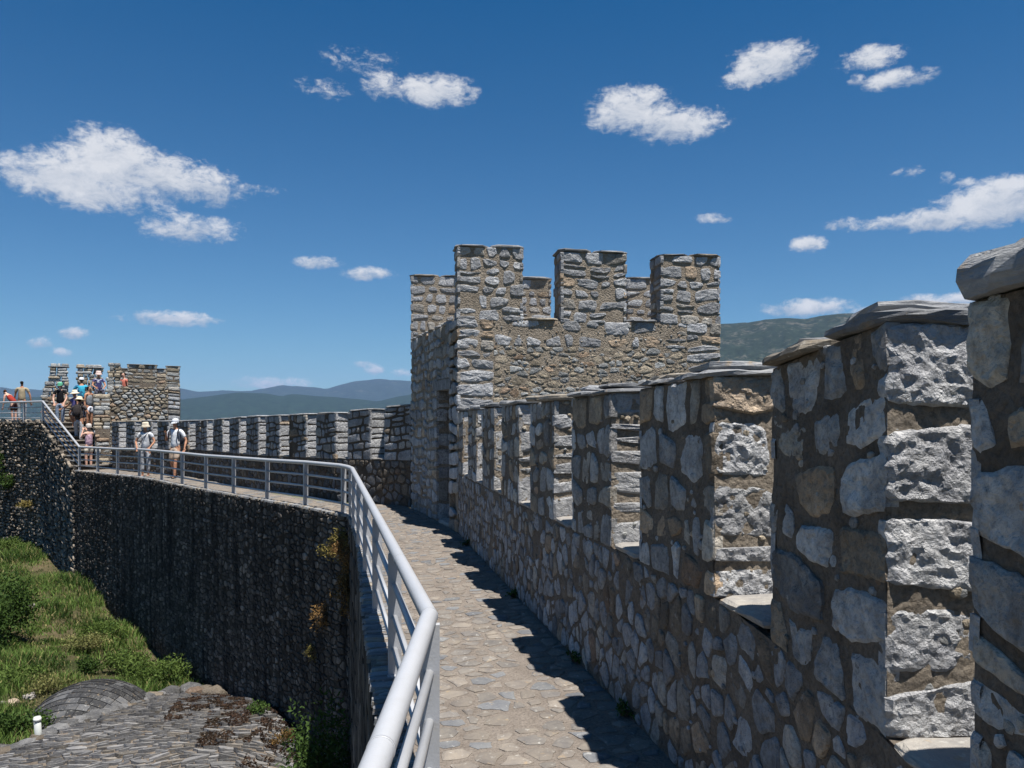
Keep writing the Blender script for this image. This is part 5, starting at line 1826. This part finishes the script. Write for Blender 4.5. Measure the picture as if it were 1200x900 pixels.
def skin_obj(name, nodes, edges, mat, parent, sub=1, root=0):
    me = bpy.data.meshes.new(name)
    me.from_pydata([n_[0] for n_ in nodes], edges, [])
    me.update()
    o = bpy.data.objects.new(name, me)
    C.objects.link(o)
    o.parent = parent
    me.materials.append(mat)
    md = o.modifiers.new('skin', 'SKIN')
    md.use_smooth_shade = True
    md.branch_smoothing = 0.4
    for i, sv in enumerate(me.skin_vertices[0].data):
        r = nodes[i][1]
        sv.radius = r if isinstance(r, tuple) else (r, r)
        sv.use_root = (i == root)
    if sub:
        s_ = o.modifiers.new('sub', 'SUBSURF'); s_.levels = sub; s_.render_levels = sub
    return o

def lathe(name, prof_, mat, parent, M4, seg=18):
    m = MB(); v = []; f = []
    for (r, z) in prof_:
        for k in range(seg):
            a_ = 2 * math.pi * k / seg
            v.append(M4 @ Vector((math.cos(a_) * r, math.sin(a_) * r, z)))
    for i in range(len(prof_) - 1):
        for k in range(seg):
            f.append((i * seg + k, i * seg + (k + 1) % seg, (i + 1) * seg + (k + 1) % seg, (i + 1) * seg + k))
    f.append(tuple(range(len(v) - seg, len(v))))
    me = bpy.data.meshes.new(name); me.from_pydata([tuple(p) for p in v], [], f); me.update()
    me.polygons.foreach_set('use_smooth', [True] * len(me.polygons))
    me.materials.append(mat)
    o = bpy.data.objects.new(name, me); C.objects.link(o); o.parent = parent
    return o

def person(label, loc, face_deg, H=1.72, lean=0.0, headturn=0.0, nod=0.0, arms=None, legs=None, skin=SK,
           shirt=(0.8, 0.8, 0.8), shirt_pat=None, sleeve=0.5, bottom=(0.3, 0.3, 0.3), bot_pat=None, bot_len=0.5, skirt=False,
           hair=(0.03, 0.02, 0.015), hairlen=0.0, hat=None, pack=None, shoes=(0.05, 0.045, 0.04), glasses=False, sit=False, bag=False, group=None, width=1.0):
    """facing +y locally; face_deg turns it (0 = away from the camera, 180 = towards it)"""
    t = empty('person', loc, R(face_deg)); tag(t, label, 'person', group)
    s = H / 1.75
    V = lambda x, y, z: Vector((x * s * (width if abs(x) > .05 else 1), y * s, z * s))
    hipz = 0.93
    if sit: hipz = 0.42
    Lm = Matrix.Rotation(-lean, 4, 'X')
    def up(x, y, z):            # upper body points lean about the hips
        p = Lm @ Vector((x, y, z - hipz)); return V(p.x, p.y, p.z + hipz)
    N_ = []; E_ = []
    def add(p, r, link_=None):
        N_.append((p[:], r if isinstance(r, tuple) else r)); i = len(N_) - 1
        if link_ is not None: E_.append((link_, i))
        return i
    r_ = lambda *a_: tuple(x * s for x in a_) if len(a_) > 1 else a_[0] * s
    dz_ = hipz - 0.93
    pel = add(up(0, 0, 0.95 + dz_), r_(.135, .095))
    wai = add(up(0, 0.0, 1.10 + dz_), r_(.125, .085), pel)
    che = add(up(0, 0.0, 1.28 + dz_), r_(.145, .10), wai)
    ncb = add(up(0, -0.01, 1.42 + dz_), r_(.085, .06), che)
    nck = add(up(0, 0.0, 1.49 + dz_), r_(.050), ncb)
    hm = Matrix.Rotation(-nod, 4, 'X') @ Matrix.Rotation(0, 4, 'Z')
    turn = Matrix.Rotation(headturn, 4, 'Z')
    base_h = Vector((0, 0.0, 1.52 + dz_))
    def hp_(x, y, z):
        p = turn @ (hm @ Vector((x, y, z)))
        return up(base_h.x + p.x, base_h.y + p.y, base_h.z + p.z)
    jaw = add(hp_(0, 0.025, 0.03), r_(.055, .065), nck)
    hed = add(hp_(0, 0.012, 0.11), r_(.075, .092), jaw)
    crn = add(hp_(0, 0.0, 0.185), r_(.055, .068), hed)
    nos = add(hp_(0, 0.118, 0.085), r_(.012), hed)
    sh = {}
    arms = arms or {}
    armpts = {}
    for sg in (-1, 1):
        A_ = arms.get(sg, ((0.05 * 1, 0.0, -0.29), (0.07, 0.05, -0.54)))
        shd = (sg * 0.175, 0.0, 1.385 + dz_)
        el_ = (shd[0] + sg * A_[0][0], shd[1] + A_[0][1], shd[2] + A_[0][2])
        wr_ = (shd[0] + sg * A_[1][0], shd[1] + A_[1][1], shd[2] + A_[1][2])
        S_ = up(*shd); Ee = up(*el_); Ww = up(*wr_)
        i0 = add(S_, r_(.052), ncb)
        i1 = add(S_.lerp(Ee, 0.5), r_(.047), i0)
        i2 = add(Ee, r_(.038), i1)
        i3 = add(Ee.lerp(Ww, 0.45), r_(.036), i2)
        i4 = add(Ww, r_(.025), i3)
        dh = (Ww - Ee).normalized(); sd_ = dh.cross(Vector((0, 1, 0.2))).normalized()
        pm = add(Ww + dh * 0.06 * s, r_(.034, .017), i4)
        for q_, (o_, l_) in enumerate(((-.03, .075), (-.01, .085), (.01, .08), (.03, .062))):
            b0 = add(Ww + (dh * 0.10 + sd_ * o_) * s, r_(.0095), pm)
            b1 = add(Ww + (dh * (0.10 + l_ * .5) + sd_ * o_ * 1.1 + Vector((0, .012, 0))) * s, r_(.0088), b0)
            add(Ww + (dh * (0.10 + l_) + sd_ * o_ * 1.1 + Vector((0, .03, -.005))) * s, r_(.0075), b1)
        th0 = add(Ww + (dh * 0.055 + sd_ * -.048 + Vector((0, .01, 0))) * s, r_(.0105), pm)
        add(Ww + (dh * 0.095 + sd_ * -.062 + Vector((0, .025, 0))) * s, r_(.009), th0)
        armpts[sg] = (S_, Ee, Ww)
    legs = legs or {}
    legpts = {}
    for sg in (-1, 1):
        Lg = legs.get(sg, ((0.01, 0.02, -0.42), (0.0, 0.0, -0.84)))
        hp0 = (sg * 0.09, 0.0, 0.90 + dz_)
        kn = V(hp0[0] + sg * Lg[0][0], hp0[1] + Lg[0][1], hp0[2] + Lg[0][2])
        an = V(hp0[0] + sg * Lg[1][0], hp0[1] + Lg[1][1], hp0[2] + Lg[1][2])
        Hh_ = V(*hp0)
        j0 = add(Hh_, r_(.085), pel)
        j1 = add(Hh_.lerp(kn, 0.5), r_(.074), j0)
        j2 = add(kn, r_(.054), j1)
        j3 = add(kn.lerp(an, 0.35), r_(.055), j2)
        j4 = add(an, r_(.036), j3)
        hl_ = add(an + V(0, -0.01, -0.05), r_(.035), j4)
        add(an + V(sg * 0.015, 0.13, -0.055), r_(.035, .018), hl_)
        legpts[sg] = (Hh_, kn, an)
    skin_obj('body', N_, E_, skin, t, 1, pel)
    # shirt
    N2 = []; E2 = []
    def add2(p, r, l_=None):
        N2.append((p[:], r)); i = len(N2) - 1
        if l_ is not None: E2.append((l_, i))
        return i
    a0 = add2(up(0, 0, 0.84 + dz_), r_(.168, .130)); a1 = add2(up(0, 0, 1.08 + dz_), r_(.150, .112), a0)
    a2 = add2(up(0, 0, 1.27 + dz_), r_(.165, .122), a1); a3 = add2(up(0, -.005, 1.415 + dz_), r_(.105, .080), a2)
    if sleeve > 0:
        for sg in (-1, 1):
            S_, Ee, Ww = armpts[sg]
            b0 = add2(S_, r_(.070), a3)
            if sleeve <= 1: add2(S_.lerp(Ee, max(0.3, sleeve)), r_(.062), b0)
            else:
                b1 = add2(Ee, r_(.052), b0); add2(Ee.lerp(Ww, sleeve - 1), r_(.042), b1)
    skin_obj('shirt', N2, E2, cloth(shirt, shirt_pat), t, 1, 0)
    # trousers / shorts / skirt
    N2 = []; E2 = []
    a0 = add2(V(0, 0, 0.97 + dz_), r_(.150, .112))
    a1 = add2(V(0, 0, 0.89 + dz_), r_(.155, .115), a0)
    for sg in (-1, 1):
        Hh_, kn, an = legpts[sg]
        b0 = add2(Hh_.lerp(kn, 0.12), r_(.100), a1)
        if bot_len <= 1: add2(Hh_.lerp(kn, bot_len), r_(.094), b0)
        else:
            b1 = add2(kn, r_(.074), b0); add2(kn.lerp(an, bot_len - 1), r_(.062), b1)
    skin_obj('trousers' if bot_len > 1 else 'shorts', N2, E2, cloth(bottom, bot_pat), t, 1, 0)
    # shoes
    for sg in (-1, 1):
        an = legpts[sg][2]
        N2 = []; E2 = []
        b0 = add2(an + V(0, -0.045, -0.055), r_(.042, .035)); b1 = add2(an + V(0, 0.03, -0.05), r_(.044, .040), b0); add2(an + V(sg * 0.015, 0.16, -0.065), r_(.043, .024), b1)
        skin_obj('shoe', N2, E2, cloth(shoes), t, 1, 0)
    # head gear
    HM = Matrix.Translation(up(base_h.x, base_h.y, base_h.z)) @ Lm @ turn @ hm @ Matrix.Scale(s, 4)
    if hair is not None:
        N2 = []; E2 = []
        b0 = add2(hp_(0, -0.012, 0.195), r_(.062, .078)); b1 = add2(hp_(0, -0.030, 0.13), r_(.078, .082), b0); b2 = add2(hp_(0, -0.045, 0.06), r_(.060, .045), b1)
        if hairlen: add2(hp_(0, -0.07, 0.06 - hairlen), r_(.05, .03), b2)
        skin_obj('hair', N2, E2, cloth(hair), t, 1, 0)
    if hat:
        kind, hc = hat
        tilt_ = HM @ Matrix.Translation((0, 0.0, 0.155)) @ Matrix.Rotation(R(-6), 4, 'X')
        if kind == 'brim':
            lathe('hat', [(0.088, -.01), (0.13, -.012), (0.175, -.028), (0.19, -.035), (0.19, -.029), (0.13, 0.0), (0.105, 0.012), (0.10, 0.06), (0.085, 0.10), (0.05, 0.115), (0.01, 0.118)], cloth(hc), t, tilt_)
        elif kind == 'bucket':
            lathe('hat', [(0.10, -.03), (0.15, -.055), (0.152, -.05), (0.115, 0.0), (0.105, 0.03), (0.098, 0.085), (0.08, 0.105), (0.01, 0.11)], cloth(hc), t, tilt_)
        elif kind == 'scarf':
            lathe('headscarf', [(0.098, -.07), (0.104, 0.0), (0.098, 0.05), (0.07, 0.085), (0.01, 0.10)], cloth(hc), t, tilt_)
        else:
            lathe('cap', [(0.096, -.03), (0.100, 0.0), (0.094, 0.045), (0.07, 0.08), (0.01, 0.095)], cloth(hc), t, tilt_)
            m = MB(); v = []
            for k in range(9):
                a_ = math.pi * (0.12 + 0.76 * k / 8)
                v.append(tilt_ @ Vector((math.cos(a_) * .092, math.sin(a_) * .092, -.02))); v.append(tilt_ @ Vector((math.cos(a_) * .088, math.sin(a_) * .17 + .02, -.038)))
            v += [p + Vector((0, 0, 0.006)) for p in v]
            f = []
            for k in range(8):
                i0 = 2 * k; f.append((i0, i0 + 1, i0 + 3, i0 + 2)); f.append((18 + i0, 18 + i0 + 2, 18 + i0 + 3, 18 + i0 + 1)); f.append((i0 + 1, 19 + i0, 21 + i0, i0 + 3))
            me = bpy.data.meshes.new('cap_peak'); me.from_pydata([tuple(p) for p in v], [], f); me.materials.append(cloth(hc))
            o = bpy.data.objects.new('cap_peak', me); C.objects.link(o); o.parent = t
    # eyes or sunglasses
    if glasses:
        N2 = []; E2 = []
        b0 = add2(hp_(-.065, .075, .115), r_(.010, .02)); b1 = add2(hp_(-.032, .102, .112), r_(.024, .014), b0); b2 = add2(hp_(.032, .102, .112), r_(.024, .014), b1); add2(hp_(.065, .075, .115), r_(.010, .02), b2)
        skin_obj('sunglasses', N2, E2, cloth((.012, .012, .014)), t, 1, 0)
    else:
        for sg in (-1, 1):
            N2 = []; E2 = []
            b0 = add2(hp_(sg * .030 - .006, .097, .115), r_(.008)); add2(hp_(sg * .030 + .006, .097, .115), r_(.008), b0)
            skin_obj('eye', N2, E2, cloth((.03, .02, .015)), t, 0, 0)
    if pack:
        pc = pack
        N2 = []; E2 = []
        b0 = add2(up(0, -0.20, 0.96 + dz_), r_(.15, .09)); b1 = add2(up(0, -0.23, 1.15 + dz_), r_(.175, .125), b0); b2 = add2(up(0, -0.20, 1.38 + dz_), r_(.14, .10), b1); add2(up(0, -0.17, 1.46 + dz_), r_(.08, .06), b2)
        bo = skin_obj('backpack', N2, E2, cloth(pc), t, 1, 0)
        for sg in (-1, 1):
            N2 = []; E2 = []
            b0 = add2(up(sg * .11, -.12, 1.42 + dz_), r_(.022, .012)); b1 = add2(up(sg * .12, .02, 1.485 + dz_), r_(.022, .012), b0); b2 = add2(up(sg * .125, .135, 1.34 + dz_), r_(.022, .012), b1); add2(up(sg * .15, .09, 1.08 + dz_), r_(.022, .012), b2)
            skin_obj('strap', N2, E2, cloth(pc), bo, 1, 0)
    if bag:
        N2 = []; E2 = []
        b0 = add2(up(-.12, .03, 1.46 + dz_), r_(.014)); b1 = add2(up(0.0, .135, 1.27 + dz_), r_(.014), b0); b2 = add2(up(.15, .12, 1.02 + dz_), r_(.014), b1)
        skin_obj('bag_strap', N2, E2, cloth((.05, .05, .06)), t, 1, 0)
    return t

W_ = (0.62, 0.64, 0.68)
def at(x, Z, z): return ((x - 600) / 950.0 * Z, Z, z)
walk_legs = {-1: ((0.0, 0.17, -0.40), (0.0, 0.22, -0.82)), 1: ((0.0, 0.05, -0.42), (0.0, -0.20, -0.81))}
person('person in white polo, white cap, sunglasses and backpack walking along the walkway', at(205.5, 23.9, floor_z(23.9)), 172, 1.74,
       arms={1: ((0.08, 0.02, -0.28), (-0.02, 0.20, -0.10)), -1: ((0.12, -0.03, -0.27), (0.14, 0.10, -0.48))}, legs=walk_legs, shirt=(0.70, 0.72, 0.76), sleeve=0.75,
       bottom=(0.42, 0.33, 0.26), bot_len=0.95, hat=('cap', W_), pack=(0.04, 0.045, 0.06), glasses=True, width=1.12, hair=(0.05, .04, .03))
person('person in cream bucket hat, grey tee and patterned trousers walking beside the railing', at(170.5, 25.0, floor_z(25.0)), 178, 1.63,
       arms={1: ((0.12, 0.02, -0.25), (0.0, 0.20, -0.44)), -1: ((0.12, 0.02, -0.25), (0.04, 0.18, -0.44))}, shirt=(0.48, 0.50, 0.54), shirt_pat=((0.62, 0.62, 0.62), 9), sleeve=0.55,
       bottom=(0.40, 0.42, 0.46), bot_pat=((0.10, 0.11, 0.14), 6.0), bot_len=1.8, hat=('bucket', (0.62, 0.54, 0.42)), bag=True, glasses=True, shoes=(0.25, 0.13, 0.09), width=1.08)
person('person in pink plaid top, white shorts and pale headscarf at the foot of the stairs', at(104, 29.0, -0.22), 60, 1.62,
       arms={1: ((0.04, 0.16, -0.18), (-0.08, 0.24, 0.08)), -1: ((0.04, 0.16, -0.18), (-0.08, 0.24, 0.08))}, skin=SKP, shirt=(0.52, 0.36, 0.42), shirt_pat=((0.28, 0.18, 0.24), 14), sleeve=0,
       bottom=(0.66, 0.60, 0.50), bot_len=0.62, hat=('scarf', (0.55, 0.50, 0.46)), shoes=(0.6, 0.58, 0.55))
person('person from behind with large black backpack, straw hat and grey trousers on the stairs', at(92, 30.9, 0.62), 8, 1.78, lean=0.12,
       arms={1: ((0.12, 0.03, -0.26), (0.10, 0.18, -0.42)), -1: ((0.12, 0.03, -0.26), (0.10, 0.18, -0.42))}, legs={-1: ((0.02, 0.14, -0.39), (0.0, 0.12, -0.80)), 1: ((0.0, 0.0, -0.42), (0.0, -0.08, -0.83))},
       shirt=(0.07, 0.06, 0.06), bottom=(0.42, 0.42, 0.44), bot_len=1.85, hat=('brim', (0.72, 0.62, 0.44)), pack=(0.035, 0.03, 0.03), width=1.15)
person('person in wide cream straw hat and purple top just behind the black backpack', at(87.5, 32.0, 1.02), 150, 1.66, shirt=(0.10, 0.09, 0.24), bottom=(0.3, 0.3, 0.35), hat=('brim', (0.74, 0.66, 0.50)), sleeve=0.4,
       arms={1: ((0.18, 0.05, -0.22), (0.34, 0.18, -0.34))})
person('person in black tee and green cap at the top of the stair railing', at(70.5, 32.3, 1.30), 195, 1.72, hair=(0.05, 0.02, 0.02), hairlen=0.12, skin=SKP,
       arms={1: ((0.05, 0.08, -0.28), (-0.02, 0.24, -0.46)), -1: ((0.06, 0.06, -0.27), (0.02, 0.24, -0.46))}, shirt=(0.012, 0.012, 0.014), bot_len=1.85, bottom=(0.22, 0.28, 0.38), hat=('cap', (0.12, 0.40, 0.26)), sleeve=0.5, width=1.05)
person('person in turquoise shirt and white cap, highest of those on the stairs', at(95.5, 33.0, PLZ + 0.02), 25, 1.80, shirt=(0.05, 0.38, 0.55), shirt_pat=((0.03, 0.12, 0.22), 5.0), bottom=(0.05, 0.06, 0.09), hat=('cap', W_), sleeve=0.6, lean=0.1,
       arms={1: ((0.10, 0.08, -0.25), (0.06, 0.26, -0.30)), -1: ((0.10, 0.08, -0.25), (0.06, 0.26, -0.30))}, width=1.12, bot_len=1.8)
person('person in grey strap top and white shorts beside the broken stair wall', at(104.5, 32.2, 1.20), 250, 1.70, hair=(0.03, 0.02, 0.015), hairlen=0.05, shirt=(0.22, 0.24, 0.26), bottom=(0.72, 0.76, 0.85), bot_len=0.7, sleeve=0)
person('person in navy top and pale pink hat sitting on the broken wall above the stairs', at(115.5, 32.6, 2.32), 215, 1.62, sit=True, shirt=(0.06, 0.06, 0.16), shirt_pat=((0.5, 0.5, 0.55), 4.0), bottom=(0.10, 0.10, 0.13), hat=('bucket', (0.72, 0.55, 0.50)), bot_len=1.5,
       legs={-1: ((0.05, 0.40, 0.0), (0.05, 0.44, -0.36)), 1: ((0.05, 0.40, 0.0), (0.05, 0.44, -0.36))}, arms={1: ((0.08, 0.12, -0.24), (0.0, 0.30, -0.32)), -1: ((0.08, 0.12, -0.24), (0.0, 0.30, -0.32))})
person('person in red pink top glimpsed through the gap of the ruined tower battlement', at(145.2, 31.7, 1.77), 165, 1.64, shirt=(0.50, 0.16, 0.12), bottom=(0.2, 0.2, 0.2), skin=SKP, sleeve=0.4)
person('person in khaki beige shirt and grey trousers standing behind the upper railing at far left', at(25.5, 35.2, PLZ), 20, 1.80, shirt=(0.36, 0.30, 0.20), bottom=(0.34, 0.37, 0.40), sleeve=0.6, bot_len=1.8, hair=(0.015, 0.012, 0.01), width=1.1, lean=0.05,
       arms={-1: ((0.06, 0.05, -0.27), (0.10, 0.12, -0.50)), 1: ((0.10, 0.02, -0.27), (0.12, 0.06, -0.52))})
person('person in red and black dress with bare fair shoulders bending over beside the khaki shirt', at(16.5, 34.9, PLZ), 75, 1.62, lean=0.85, skin=SKP, shirt=(0.30, 0.04, 0.03), bottom=(0.03, 0.012, 0.014), bot_len=0.95, sleeve=0, hair=(0.06, 0.025, 0.015),
       arms={1: ((0.05, 0.22, -0.18), (0.05, 0.46, -0.24)), -1: ((0.05, 0.22, -0.18), (0.05, 0.42, -0.30))})
person('small person in white cap behind the broken wall left of the stairs', at(54, 35.4, PLZ - 0.15), 160, 1.40, shirt=(0.5, 0.38, 0.34), bottom=(0.3, 0.2, 0.16), hat=('cap', W_))

# ---------------------------------------------------------------- air
hz = MB()
v, f = prism([(-15500, -15500), (15500, -15500), (15500, 15500), (-15500, 15500)], -230, 760)
hz.add(v, f)
hm_ = bpy.data.materials.new('air'); hm_.use_nodes = True
nt = hm_.node_tree; nt.nodes.remove(nt.nodes['Principled BSDF'])
pv = nt.nodes.new('ShaderNodeVolumePrincipled')
pv.inputs['Color'].default_value = (0.36, 0.58, 1.0, 1)
pv.inputs['Density'].default_value = 0.000042
nt.links.new(pv.outputs[0], nt.nodes['Material Output'].inputs['Volume'])
ho = hz.build('haze', hm_); ho['kind'] = 'stuff'; ho['label'] = 'clear summer air fading the distant mountains to blue'
